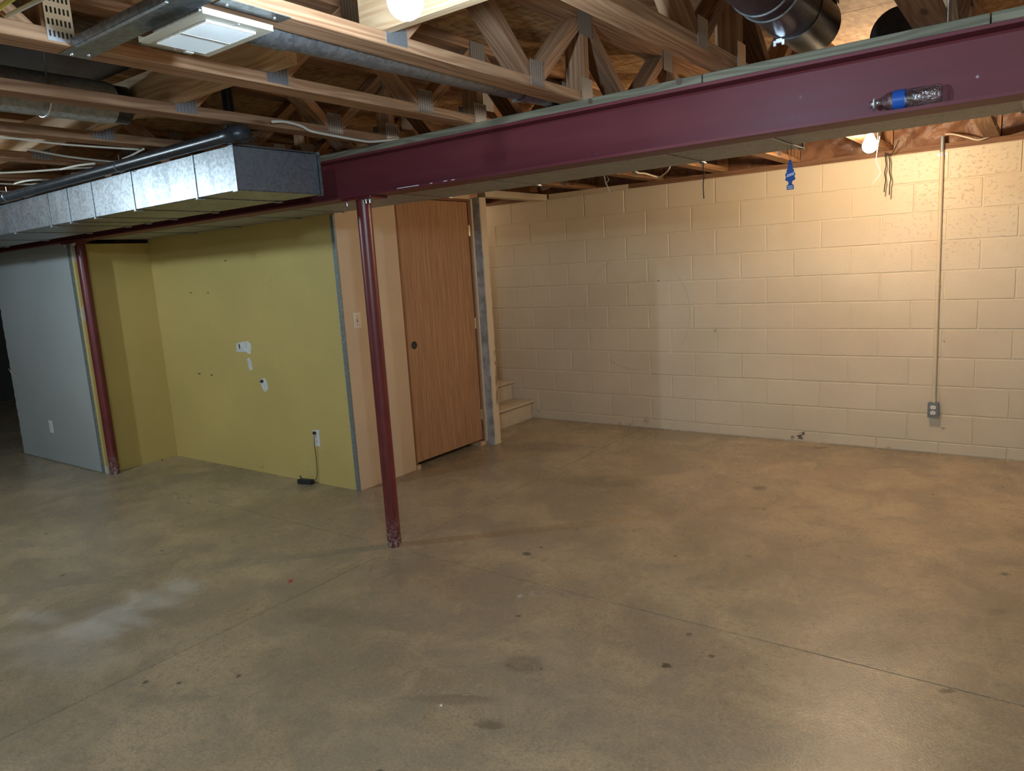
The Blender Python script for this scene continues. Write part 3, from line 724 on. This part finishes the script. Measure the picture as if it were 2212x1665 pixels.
for x in (-0.20, -1.55):
    P_('pipe_hanger', MB().tube([(x, -4.028 + 0.028 * math.sin(a), 2.102 + 0.028 * math.cos(a)) for a in [math.radians(d) for d in range(0, 361, 30)]] + [(x, -4.028, TB)], 0.0022, 6), 'zinc', pp)

# ------------------------------------------------------------------ round ducts
def ring(c, r, axis='y', w_=0.012, n=36):
    x, y, z = c
    return MB().tube([(x, y - w_ / 2, z), (x, y - w_ / 4, z), (x, y + w_ / 4, z), (x, y + w_ / 2, z)], r, n, radii=[r - 0.003, r + 0.003, r + 0.003, r - 0.003])
# 1: galvanized branch from the register boot
rd = thing('round_duct', 'slim galvanized round duct running from the register boot to the beam', 'duct', (1.725, -4.0, 2.215))
P_('pipe', MB().tube([(1.712, -4.62, 2.182), (1.712, -3.09, 2.2125)], 0.052, 36), 'galv', rd)
P_('crimp_collar', MB().tube([(1.712, -4.60 + 0.012 * k, 2.1824) for k in range(9)], 0.06, 36, radii=[0.0535 + (0.003 if k % 2 else 0) for k in range(9)]), 'galv', rd)
P_('draw_band', MB().tube([(1.712, -3.42, 2.2059), (1.712, -3.41, 2.2061)], 0.0535, 36), 'galv_dark', rd)
P_('wing_screw', MB().tube([(1.702, -3.42, 2.151), (1.702, -3.36, 2.151)], 0.002, 6).box((1.694, -3.432, 2.144), (1.700, -3.426, 2.156)).box((1.704, -3.432, 2.144), (1.710, -3.426, 2.156)), 'zinc', rd)
# 2: large dark duct by the bottle
ld = thing('round_duct', 'large dark shiny round duct crossing over the beam above the bottle', 'duct', (2.715, -4.0, 2.27))
P_('pipe', MB().tube([(2.715, -5.4, 2.268), (2.715, -3.07, 2.268)], 0.092, 44), 'galv_dark', ld)
for y in (-3.56, -3.63): P_('bead_ring', ring((2.715, y, 2.268), 0.093, n=44), 'galv', ld)
P_('lap_seam', MB().box((2.79, -3.45, 2.315), (2.80, -3.07, 2.328)), 'galv_dark', ld)
P_('draw_band', MB().tube([(2.715, -3.33, 2.268), (2.715, -3.32, 2.268)], 0.0945, 44), 'galv_dark', ld)
P_('wing_screw', MB().box((2.672, -3.345, 2.166), (2.690, -3.335, 2.178)).box((2.664, -3.345, 2.158), (2.672, -3.335, 2.174)).box((2.690, -3.345, 2.158), (2.698, -3.335, 2.174)), 'zinc', ld)
# 3: dark round end further back
re_ = thing('round_duct', 'dark round duct end behind the nailer board near the subfloor', 'duct', (2.92, -2.7, 2.25))
P_('pipe', MB().tube([(2.93, -2.74, 2.262), (2.93, -1.4, 2.262)], 0.092, 40), 'galv_dark', re_)
P_('end_rim', ring((2.93, -2.735, 2.262), 0.092, n=40), 'galv_dark', re_)
for y in (-2.6, -1.6): P_('hanger_strap', MB().tube([(2.93 + 0.0935 * math.cos(a), y, 2.262 + 0.0935 * math.sin(a)) for a in [math.radians(d) for d in range(180, 361, 15)]] + [(3.0235, y, TT - 0.0005)], 0.0018, 6), 'zinc', re_)
# 4: left duct between trusses with a strap
lf = thing('round_duct', 'dull galvanized round duct with a wire hanger between two trusses at the left', 'duct', (0.45, -5.2, 2.23))
P_('pipe', MB().tube([(0.45, -6.6, 2.23), (0.45, -4.36, 2.23)], 0.075, 36), 'galv_dull', lf)
P_('end_collar', MB().tube([(0.45, -4.36, 2.23), (0.45, -4.30, 2.23)], 0.070, 36), 'galv_dark', lf)
P_('lap_seam', MB().box((0.455, -6.5, 2.3035), (0.470, -4.37, 2.3065)), 'galv', lf)
P_('wire_hanger', MB().tube([(0.45 + 0.078 * math.cos(a), -4.60, 2.23 + 0.078 * math.sin(a)) for a in [math.radians(d) for d in range(-170, 50, 15)]] + [(0.52, -4.60, 2.359)], 0.004, 8), 'zinc', lf)
pn = part('panning_sheet', MB().box((0.095, -7.2, 2.36), (0.65, -4.29, 2.366)), 'galv_dark'); tag(pn, 'dark sheet-metal panning fixed above the dull round duct at the left', 'sheet metal')

# ------------------------------------------------------------------ ceiling register with boot, strip
rg = thing('ceiling_register', 'white louvered ceiling register with beige frame hanging between two trusses', 'vent', (1.68, -4.715, 2.13))
zv = 2.128; ax0, ax1, ay0, ay1 = 1.535, 1.822, -4.812, -4.622
fw_ = 0.03
P_('frame', MB().box((ax0, ay0, zv), (ax0 + fw_, ay1, zv + 0.006)).box((ax1 - fw_, ay0, zv), (ax1, ay1, zv + 0.006)).box((ax0 + fw_, ay0, zv), (ax1 - fw_, ay0 + fw_, zv + 0.006)).box((ax0 + fw_, ay1 - fw_, zv), (ax1 - fw_, ay1, zv + 0.006))
   .box((ax0, ay0, zv + 0.006), (ax0 + 0.003, ay1, zv + 0.014)).box((ax1 - 0.003, ay0, zv + 0.006), (ax1, ay1, zv + 0.014)), 'beige_enamel', rg)
nl = 28; lx0, lx1 = ax0 + fw_, ax1 - fw_
for i in range(nl):
    x = lx0 + (lx1 - lx0) * (i + 0.5) / nl
    P_('louver', MB().prism([(x - 0.0022, ay0 + fw_ - 0.002, zv - 0.0045), (x - 0.0010, ay0 + fw_ - 0.002, zv - 0.0050), (x + 0.0030, ay0 + fw_ - 0.002, zv + 0.0036), (x + 0.0018, ay0 + fw_ - 0.002, zv + 0.0040)], (0, ay1 - ay0 - 2 * fw_ + 0.004, 0)), 'white_plastic', rg)
xm = (lx0 + lx1) / 2
P_('divider', MB().box((xm - 0.004, ay0 + fw_, zv - 0.0055), (xm + 0.004, ay1 - fw_, zv + 0.002)), 'white_plastic', rg)
P_('damper_lever', MB().box((ax0 + 0.010, -4.70, zv - 0.006), (ax0 + 0.022, -4.678, zv)), 'white_plastic', rg)
for (x, y) in ((ax0 + 0.012, -4.722), (ax1 - 0.012, -4.712)): P_('screw', MB().sphere((x, y, zv - 0.0005), 0.004, 10, 6), 'zinc', rg)
bt = thing('duct_boot', 'galvanized boot above the ceiling register', 'duct boot', (1.68, -4.7, 2.15))
P_('boot_box', MB().box((ax0 + 0.022, ay0 + 0.028, zv + 0.0145), (1.765, ay1 - 0.02, 2.30)), 'galv_dull', bt)
P_('boot_flange', MB().box((ax0 - 0.035, ay0 + 0.024, zv + 0.0068), (ax0 + 0.02, ay1 - 0.03, zv + 0.0082)), 'galv_dull', bt)
P_('boot_flange', MB().box((ax1 + 0.002, -4.785, TB - 0.003), (1.868, -4.60, TB - 0.0006)), 'galv', bt)
for y in (-4.76, -4.63): P_('screw', MB().sphere((1.842, y, TB - 0.003), 0.0045, 10, 6), 'zinc', bt)
ms = thing('metal_strip', 'galvanized metal channel strip screwed beneath two trusses beside the register', 'strip', (1.55, -4.85, TB))
P_('strip', MB().box((1.225, -4.838 - 0.03, TB - 0.0022), (1.868, -4.838 + 0.046, TB - 0.0008)).box((1.31, -4.87, TB - 0.0008), (1.765, -4.868, TB + 0.02)), 'galv', ms)
P_('lip', MB().box((1.32, -4.866, TB - 0.004), (1.765, -4.858, TB - 0.0022)), 'galv_dull', ms)
for (x, y) in ((1.25, -4.845), (1.27, -4.81)): P_('screw', MB().sphere((x, y, TB - 0.003), 0.005, 10, 6), 'zinc', ms)

# ------------------------------------------------------------------ bulbs
def bulb(label, c, axis, mat, holder_label, base_at, r=0.032):
    """c: centre of the globe, axis: unit vector from globe towards the socket"""
    c = Vector(c); a = Vector(axis).normalized()
    b = thing('light_bulb', label, 'bulb', c)
    pr = []
    for d in range(0, 126, 9):
        th = math.radians(d); pr.append((-math.cos(th) * r, math.sin(th) * r))
    pr += [(r * 0.95, r * 0.66), (r * 1.35, r * 0.50), (r * 1.6, r * 0.45)]
    P_('globe', MB().tube([c + a * p[0] for p in pr], r, 28, radii=[max(p[1], 0.0004) for p in pr]), mat, b)
    e0 = c + a * (r * 1.6)
    P_('screw_base', MB().tube([e0 + a * 0.0005 + a * 0.003 * k for k in range(7)], 0.0135, 20, radii=[0.0132 + (0.0012 if k % 2 else 0) for k in range(7)]), 'zinc', b)
    h = thing('lamp_holder', holder_label, 'lamp holder', base_at)
    e1 = e0 + a * 0.010; e2 = Vector(base_at)
    n = (e2 - e1).length
    P_('socket', MB().tube([e1, e1 + (e2 - e1) * 0.25, e1 + (e2 - e1) * 0.8, e1 + (e2 - e1) * 0.86, e2], 0.02, 28, radii=[0.0185, 0.021, 0.027, 0.052, 0.055]), 'porcelain', h)
    return b, h
cw = Vector((2.555, -1.12, 2.074))
bulb('glowing warm bulb hanging near the block wall', cw, (0, 0, 1), 'bulb_warm', 'white porcelain lamp holder above the warm bulb', (2.555, -1.12, 2.1555), 0.040)
mb_ = part('mounting_block', MB().box((2.492, -1.19, 2.157), (2.63, -1.05, 2.195)), 'pine_pale'); tag(mb_, 'small wood block behind the warm bulb holder', 'block')
cc_ = onZ(876, 2, 2.045)
bulb('glowing cool white bulb between trusses above the beam', cc_, (0.25, 0, 1), 'bulb_cool', 'white porcelain lamp holder of the cool bulb under a truss chord', (cc_.x + 0.045, cc_.y, TB - 0.001), 0.036)
bulb('cool white bulb off the left side of the room', (-1.86, -5.45, 2.07), (0, 0, 1), 'bulb_left', 'white lamp holder at the left of the room', (-1.86, -5.45, TB - 0.0005), 0.032)
bulb('added cool fill bulb, unseen behind the viewer', (3.72, -6.9, 2.07), (0, 0, 1), 'fill_bulb_rear', 'added white lamp holder of the fill bulb behind the viewer', (3.72, -6.9, TB - 0.0005), 0.032)  # unseen bulb added to brighten the room from behind the camera
bulb('added warm fill bulb over the stairs, hidden behind the wall end', (-1.86, -0.47, 2.07), (0, 0, 1), 'fill_bulb_stair', 'added white lamp holder of the fill bulb over the stairs', (-1.86, -0.47, TB - 0.0005), 0.032)  # unseen bulb added to brighten the stairs and the wall beside them
# pull chain
pc = part('pull_chain', MB().tube(smooth_path([Vector((2.605, -1.12, 2.12)), onY(1893, 345, -1.1), onY(1902, 370, -1.1), onY(1897, 382, -1.1), onY(1886, 396, -1.1), onY(1884, 412, -1.1)]), 0.0009, 6), 'cable_white'); tag(pc, 'thin white pull string dangling under the warm bulb', 'string')

# ------------------------------------------------------------------ cables
def cable(label, pts, r, mat, flat=None, group=None, name='cable'):
    o = part(name, MB().tube(smooth_path(pts), r, 10), mat); tag(o, label, 'cable', group); return o
cable('white cable drooping along the truss chord to the steel beam', [onX(588, 263, 0.775), onX(615, 263, 0.765), onX(650, 272, 0.760), onX(672, 283, 0.760), onX(720, 293, 0.760), onX(770, 302, 0.760), onX(800, 306, 0.760), onX(838, 303, 0.760), onX(860, 300, 0.75)], 0.0058, 'cable_white')
def across(pa, pb, z, x0, x1):
    u, v = onZ(*pa, z), onZ(*pb, z); d = (v - u) / (v.x - u.x)
    return [u + d * (x - u.x) for x in (x0, (2 * x0 + x1) / 3, (x0 + 2 * x1) / 3, x1)]
cable('white cable lying across the truss chords beside the yellow one', across((10, 37), (85, 0), TB + CT + 0.0056, 1.10, 1.95), 0.005, 'cable_white')
cable('yellow cable lying across the truss chords above the slotted plate', across((0, 16), (22, 0), TB + CT + 0.0066, 1.10, 1.95), 0.006, 'cable_yellow')
cable('long white cable stapled below the chords over the trunk duct', [onZ(-20, 296, 2.1504), onZ(40, 300, 2.1504), onZ(140, 312, 2.1504), onZ(300, 323, 2.1504)], 0.0042, 'cable_white')
cable('pale cable sagging under the chords towards the plastic pipe', [onZ(60, 322, 2.1504), onZ(110, 332, 2.1504), onZ(160, 340, 2.1504), onZ(230, 348, 2.1504), onZ(285, 352, 2.1504)], 0.0048, 'cable_white')
cable('shorter cream cable looping up beside the plastic pipe', [onZ(265, 343, 2.1504), onZ(285, 335, 2.1504), onZ(310, 322, 2.1504)], 0.005, 'cable_white', group='short cable loops by the pipe')
cable('longer cream cable looping up beside the plastic pipe', [onZ(275, 343, 2.1504), onZ(330, 333, 2.1504), onZ(370, 327, 2.1504)], 0.005, 'cable_white', group='short cable loops by the pipe')
cable('cream cable passing behind the chord near the pipe elbow', [onZ(415, 305, 2.20), onZ(470, 293, 2.18), onZ(560, 285, 2.2)], 0.005, 'cable_white')
for k, (a, b, c, d) in enumerate([((-10, 374), (70, 370), (150, 364), (230, 361)), ((130, 366), (165, 358), (185, 355), (205, 353)), ((155, 376), (190, 369), (215, 365), (240, 363)), ((-10, 396), (50, 398), (110, 394), (170, 391)), ((30, 397), (60, 390), (95, 388), (120, 390)), ((-10, 412), (20, 414), (60, 410), (90, 404))]):
    cable(['long cream cable strung above the bundle under the far left trusses', 'short cream cable curling over the far left bundle', 'short cream cable ending just past the curled one at the far left', 'low cream cable running under the far left bundle', 'cream cable loop tied into the low far left cable', 'lowest cream cable beside the plastic pipe at the far left'][k], [onZ(*q, 2.1504 - (0.0115 if k in (1, 2) else 0) + (0.0 if k != 4 else -0.0)) for q in (a, b, c, d)], 0.0052, 'cable_white', group='cables under the far left trusses')
cable('cream cable hanging in a loop above the block wall behind the beam', [onZ(1362, 362, 2.150) + Vector((0, 0, 0.3615)), onZ(1362, 362, 2.150) + Vector((0, 0, 0.1)), onZ(1372, 369, 2.135), onZ(1395, 375, 2.12), onZ(1420, 382, 2.11), onZ(1432, 378, 2.115), onZ(1447, 360, 2.152), onZ(1447, 360, 2.152) + Vector((0.01, 0, 0.12)), onZ(1447, 360, 2.152) + Vector((0.01, 0, 0.3595))], 0.006, 'cable_white')
cable('thin white wire scrap hanging below the duct over the stairs end of the wall', [onY(1305, 378, -2.53), onY(1308, 395, -2.53), onY(1312, 402, -2.53), onY(1317, 416, -2.53)], 0.0028, 'cable_white', name='wire')
cable('short bare wire curl beside the white wire scrap', [onY(1311, 381, -2.53), onY(1315, 388, -2.53), onY(1310, 396, -2.53), onY(1312, 403, -2.53)], 0.0018, 'zinc', name='wire')
cable('black string hanging from the duct edge over the block wall', [onY(1519, 350, -2.535), onY(1519, 366, -2.535), onY(1521, 378, -2.535), onY(1519, 400, -2.535), onY(1520.5, 429, -2.535)], 0.0026, 'cable_black', name='string')
for k, pts in enumerate(([(1912, 330), (1913, 345), (1914, 358), (1911, 373), (1913, 388), (1911, 402), (1910, 415)], [(1918, 330), (1922, 350), (1921, 370), (1924, 385), (1922, 400), (1921, 421)])):
    cable(['shorter black wire hanging before the block wall by the conduit', 'longer black wire hanging before the block wall by the conduit'][k], [onY(x, y, -0.11) for x, y in pts], 0.0035, 'cable_black', name='wire')
cable('thin dark chain hooked along the truss above the black wires', [onY(1912, 330, -0.11), onY(1925, 333, -0.13), onY(1935, 318, -0.2), onY(1942, 303, -0.3)], 0.003, 'cable_black', name='wire')
cable('white cable leaving the top of the conduit', [onY(2042, 290, -0.03), onY(2060, 290, -0.05), onY(2090, 297, -0.06), onY(2115, 302, -0.04), onY(2150, 290, 0.0)], 0.0055, 'cable_white')

# ------------------------------------------------------------------ conduit with receptacle box
ca, cb = onY(2034.5, 330, -0.017), onY(2020, 868, -0.017)
cx0, cx1 = 2.806, 2.806
cn = thing('conduit', 'vertical metal conduit painted cream on the block wall above the grey box', 'conduit', (2.806, -0.017, 0.39))
P_('pipe', MB().tube([(2.806, -0.0155, 0.378), (2.803, -0.0155, 2.10)], 0.0125, 20), 'conduit_paint', cn)
P_('bare_end', MB().tube([(2.803, -0.0155, 2.10), (2.802, -0.0155, 2.20)], 0.0128, 20), 'conduit_grey', cn)
for z, mat in ((1.213, 'conduit_paint'), (2.085, 'zinc')):
    s_ = P_('strap', MB().tube([(2.805, -0.0155, z - 0.006), (2.805, -0.0155, z + 0.006)], 0.0142, 20), mat, cn)
    part('strap_ear', MB().box((2.778, -0.0055, z - 0.006), (2.792, -0.0015, z + 0.006)).box((2.818, -0.0055, z - 0.006), (2.832, -0.0015, z + 0.006)), mat, s_)
P_('connector', MB().tube([(2.806, -0.0155, 0.381), (2.806, -0.0155, 0.40)], 0.0155, 16), 'conduit_paint', cn)
ob = thing('receptacle_box', 'grey metal box with white duplex receptacle at the foot of the conduit', 'outlet', (2.806, -0.02, 0.33))
bx = 2.806
P_('box', MB().box((bx - 0.033, -0.048, 0.278), (bx + 0.033, -0.0015, 0.380)), 'grey_box', ob, bevel=0.003)
P_('cover', MB().box((bx - 0.034, -0.0505, 0.276), (bx + 0.034, -0.0483, 0.382)), 'grey_box', ob, bevel=0.001)
def receptacle(parent, c, n, u, mat='white_plastic', s=1.0):
    """duplex face on plane at c, n outward normal, u horizontal"""
    c = Vector(c); n = Vector(n); u = Vector(u); zz = Vector((0, 0, 1))
    for dz in (0.0195 * s, -0.0195 * s):
        o = c + zz * dz
        pts = []
        for d in range(0, 360, 15):
            a = math.radians(d); pts.append(o + u * 0.0172 * s * math.cos(a) + zz * max(-0.0135, min(0.0135, 0.0172 * math.sin(a))) * s)
        r_ = P_('socket_face', MB().prism(pts, n * 0.0022), mat, parent)
        f = o + n * 0.0022
        m = MB()
        for du in (-0.0065, 0.0065):
            q = f + u * du * s + zz * 0.003 * s
            m.prism([q - u * 0.0012 - zz * 0.004, q + u * 0.0012 - zz * 0.004, q + u * 0.0012 + zz * 0.004, q - u * 0.0012 + zz * 0.004], n * 0.0004)
        q = f - zz * 0.0075 * s
        m.prism([q + u * 0.0026 * math.cos(a) + zz * 0.0026 * math.sin(a) for a in [math.radians(d) for d in range(0, 360, 45)]], n * 0.0004)
        part('slots', m, 'slot_black', r_)
receptacle(ob, (bx, -0.0505, 0.329), (0, -1, 0), (1, 0, 0))

def wallplate(label, c, n, u, kind, mat='white_plastic', group=None):
    c = Vector(c); n = Vector(n); u = Vector(u); zz = Vector((0, 0, 1))
    t_ = thing('wall_outlet' if kind == 'outlet' else 'light_switch', label, 'outlet' if kind == 'outlet' else 'switch', c, group)
    P_('cover_plate', MB().prism([c - u * 0.035 - zz * 0.057, c + u * 0.035 - zz * 0.057, c + u * 0.035 + zz * 0.057, c - u * 0.035 + zz * 0.057], n * 0.005), mat, t_, bevel=0.0015)
    f = c + n * 0.005
    if kind == 'outlet': receptacle(t_, f, n, u, mat)
    else:
        P_('toggle_slot', MB().prism([f - u * 0.005 - zz * 0.012, f + u * 0.005 - zz * 0.012, f + u * 0.005 + zz * 0.012, f - u * 0.005 + zz * 0.012], n * 0.0004), 'slot_black', t_)
        P_('toggle', MB().prism([f - u * 0.004 + zz * -0.004, f + u * 0.004 - zz * 0.004, f + u * 0.004 + zz * 0.009, f - u * 0.004 + zz * 0.009], n * 0.010 + zz * 0.004), mat, t_)
        for dz in (0.03, -0.03): P_('screw', MB().tube([f + zz * dz, f + zz * dz + n * 0.0006], 0.0032, 10), 'slot_black', t_)
    return t_
wallplate('ivory light switch plate on the peach wall', (-0.4798, -2.388, 1.209), (1, 0, 0), (0, 1, 0), 'switch', 'cream_plastic')
q = onY(684.5, 947, -2.5115)
wallplate('white outlet with a black cord plugged in low on the yellow wall', (q.x, -2.5115, q.z), (0, -1, 0), (1, 0, 0), 'outlet')
q2 = onY(111, 921, -3.1465)
wallplate('white outlet low on the pale grey partition', (q2.x, -3.1465, q2.z), (0, -1, 0), (1, 0, 0), 'outlet')
# power adapter with cord
pa = thing('power_adapter', 'black power brick on the floor with its cord up to the outlet', 'adapter', (-1.03, -2.56, 0))
P_('plug', MB().box((q.x - 0.014, -2.536, q.z + 0.035), (q.x + 0.008, -2.519, q.z + 0.056)), 'black_plastic', pa, bevel=0.003)
P_('cord', MB().tube(smooth_path([(q.x - 0.004, -2.528, q.z + 0.046), (q.x - 0.012, -2.530, q.z - 0.05), (q.x - 0.02, -2.522, 0.2), (q.x - 0.028, -2.524, 0.06), (q.x - 0.045, -2.545, 0.026)]), 0.0028, 8), 'cord_brown', pa)
P_('brick', MB().prism([(-1.075, -2.60, 0.0), (-0.955, -2.575, 0.0), (-0.945, -2.535, 0.0), (-1.065, -2.555, 0.0)], (0, 0, 0.036)), 'black_plastic', pa, bevel=0.005)
P_('ferrule', MB().tube([(-1.045, -2.578, 0.036), (-1.055, -2.582, 0.062)], 0.006, 8), 'cord_brown', pa)
# stick of debris
s0, s1 = onZ(346, 995, 0.004), onZ(356, 985, 0.004)
sk = part('wood_splinter', MB().prism([s0, s0 + Vector((0.012, 0.004, 0)), s1 + Vector((0.006, 0.002, 0)), s1], (0, 0, 0.006)), 'pine_pale'); tag(sk, 'small wood splinter on the floor beside the yellow corner', 'splinter')
sk.location.z = -0.004

# ------------------------------------------------------------------ tree-shaped air freshener
yt = -2.668; a_ = onY(1707, 345, yt)
af = thing('air_freshener', 'blue tree-shaped card air freshener dangling from the duct by a string', 'air freshener', (a_.x, yt, a_.z - 0.06))
half = [(0.0, 0.0), (0.004, -0.001), (0.006, -0.010), (0.010, -0.018), (0.007, -0.020), (0.012, -0.030), (0.009, -0.033), (0.016, -0.043), (0.013, -0.046), (0.0195, -0.055), (0.0205, -0.062), (0.016, -0.066), (0.0195, -0.073), (0.0205, -0.079), (0.015, -0.083), (0.009, -0.085), (0.007, -0.092), (0.008, -0.098), (0.014, -0.1015), (0.014, -0.119), (0.0, -0.119)]
pts = [(a_.x + x, yt, a_.z + z) for x, z in half] + [(a_.x - x, yt, a_.z + z) for x, z in reversed(half[1:-1])]
P_('card', MB().prism(pts, (0, 0.0018, 0)), 'freshener_blue', af)
P_('name_band', MB().prism([(a_.x - 0.013, yt - 0.0002, a_.z - 0.068), (a_.x + 0.015, yt - 0.0002, a_.z - 0.061), (a_.x + 0.015, yt - 0.0002, a_.z - 0.051), (a_.x - 0.013, yt - 0.0002, a_.z - 0.058)], (0, -0.0004, 0)), 'freshener_white', af)
m = MB()
for k in range(6):
    x = a_.x - 0.0105 + k * 0.0042; z = a_.z - 0.0625 + k * 0.00105
    m.box((x, yt - 0.0009, z - 0.003), (x + 0.0012, yt - 0.0006, z + 0.003))
    if k % 2: m.box((x, yt - 0.0009, z - 0.0005), (x + 0.003, yt - 0.0006, z + 0.0008))
    else: m.box((x, yt - 0.0009, z + 0.002), (x + 0.003, yt - 0.0006, z + 0.003))
P_('lettering', m, 'freshener_blue', af)
for dz in (0.1055, 0.113): P_('base_print', MB().box((a_.x - 0.011, yt - 0.0005, a_.z - dz - 0.002), (a_.x + 0.011, yt - 0.0001, a_.z - dz + 0.0015)), 'freshener_white', af)
P_('hang_string', MB().tube([(a_.x - 0.010, -2.680, 1.930), (a_.x - 0.002, yt + 0.001, a_.z - 0.003), (a_.x + 0.001, yt + 0.001, a_.z - 0.003), (a_.x + 0.008, -2.680, 1.930)], 0.0008, 6), 'cord_brown', af)

# ------------------------------------------------------------------ bottle lying on the beam flange
bo = thing('water_bottle', 'clear crinkled plastic bottle with blue label lying on the beam flange', 'bottle', (3.02, -3.169, 1.948))
by, bz, br = -3.1695, BB + ft + 0.0318, 0.031
X = lambda s: 2.916 + s
pr = [(0.0, 0.0112), (0.012, 0.0118), (0.013, 0.0165), (0.016, 0.0165), (0.017, 0.0122), (0.026, 0.0125), (0.036, 0.0175), (0.050, 0.0255), (0.062, 0.0305), (0.066, 0.0305), (0.069, 0.029), (0.073, 0.0302)]
for k in range(17):
    s = 0.108 + 0.005 * k; pr.append((s, 0.0308 if k % 2 else 0.0287))
pr += [(0.197, 0.0300), (0.201, 0.0270), (0.203, 0.022), (0.201, 0.012), (0.199, 0.002)]
body = MB().tube([(X(s), by, bz - 0.0005) for s, r_ in pr], 0.03, 36, cap=False, radii=[r_ for s, r_ in pr])
random.seed(21)
for k, v in enumerate(body.v):                      # crinkled plastic
    if 2.95 < v.x < 3.112 and not (2.984 < v.x < 3.022):
        d = Vector((0, v.y - by, v.z - bz)); rr = d.length
        f_ = 1 - random.uniform(0.0, 0.075)
        v.y = by + d.y * f_; v.z = bz + d.z * f_
P_('body', body, 'clear_pet', bo)
P_('neck_ring', MB().tube([(X(0.0125), by, bz), (X(0.0165), by, bz)], 0.0168, 24), 'white_plastic', bo)
lb = MB().tube([(X(0.070), by, bz - 0.0005), (X(0.104), by, bz - 0.0005)], 0.0310, 40, cap=False)
P_('label', lb, 'bottle_label', bo, grain=(0, 0, 1))

print('objects', len(bpy.data.objects), 'tris', sum(len(o.data.polygons) * 2 for o in bpy.data.objects if o.type == 'MESH'))
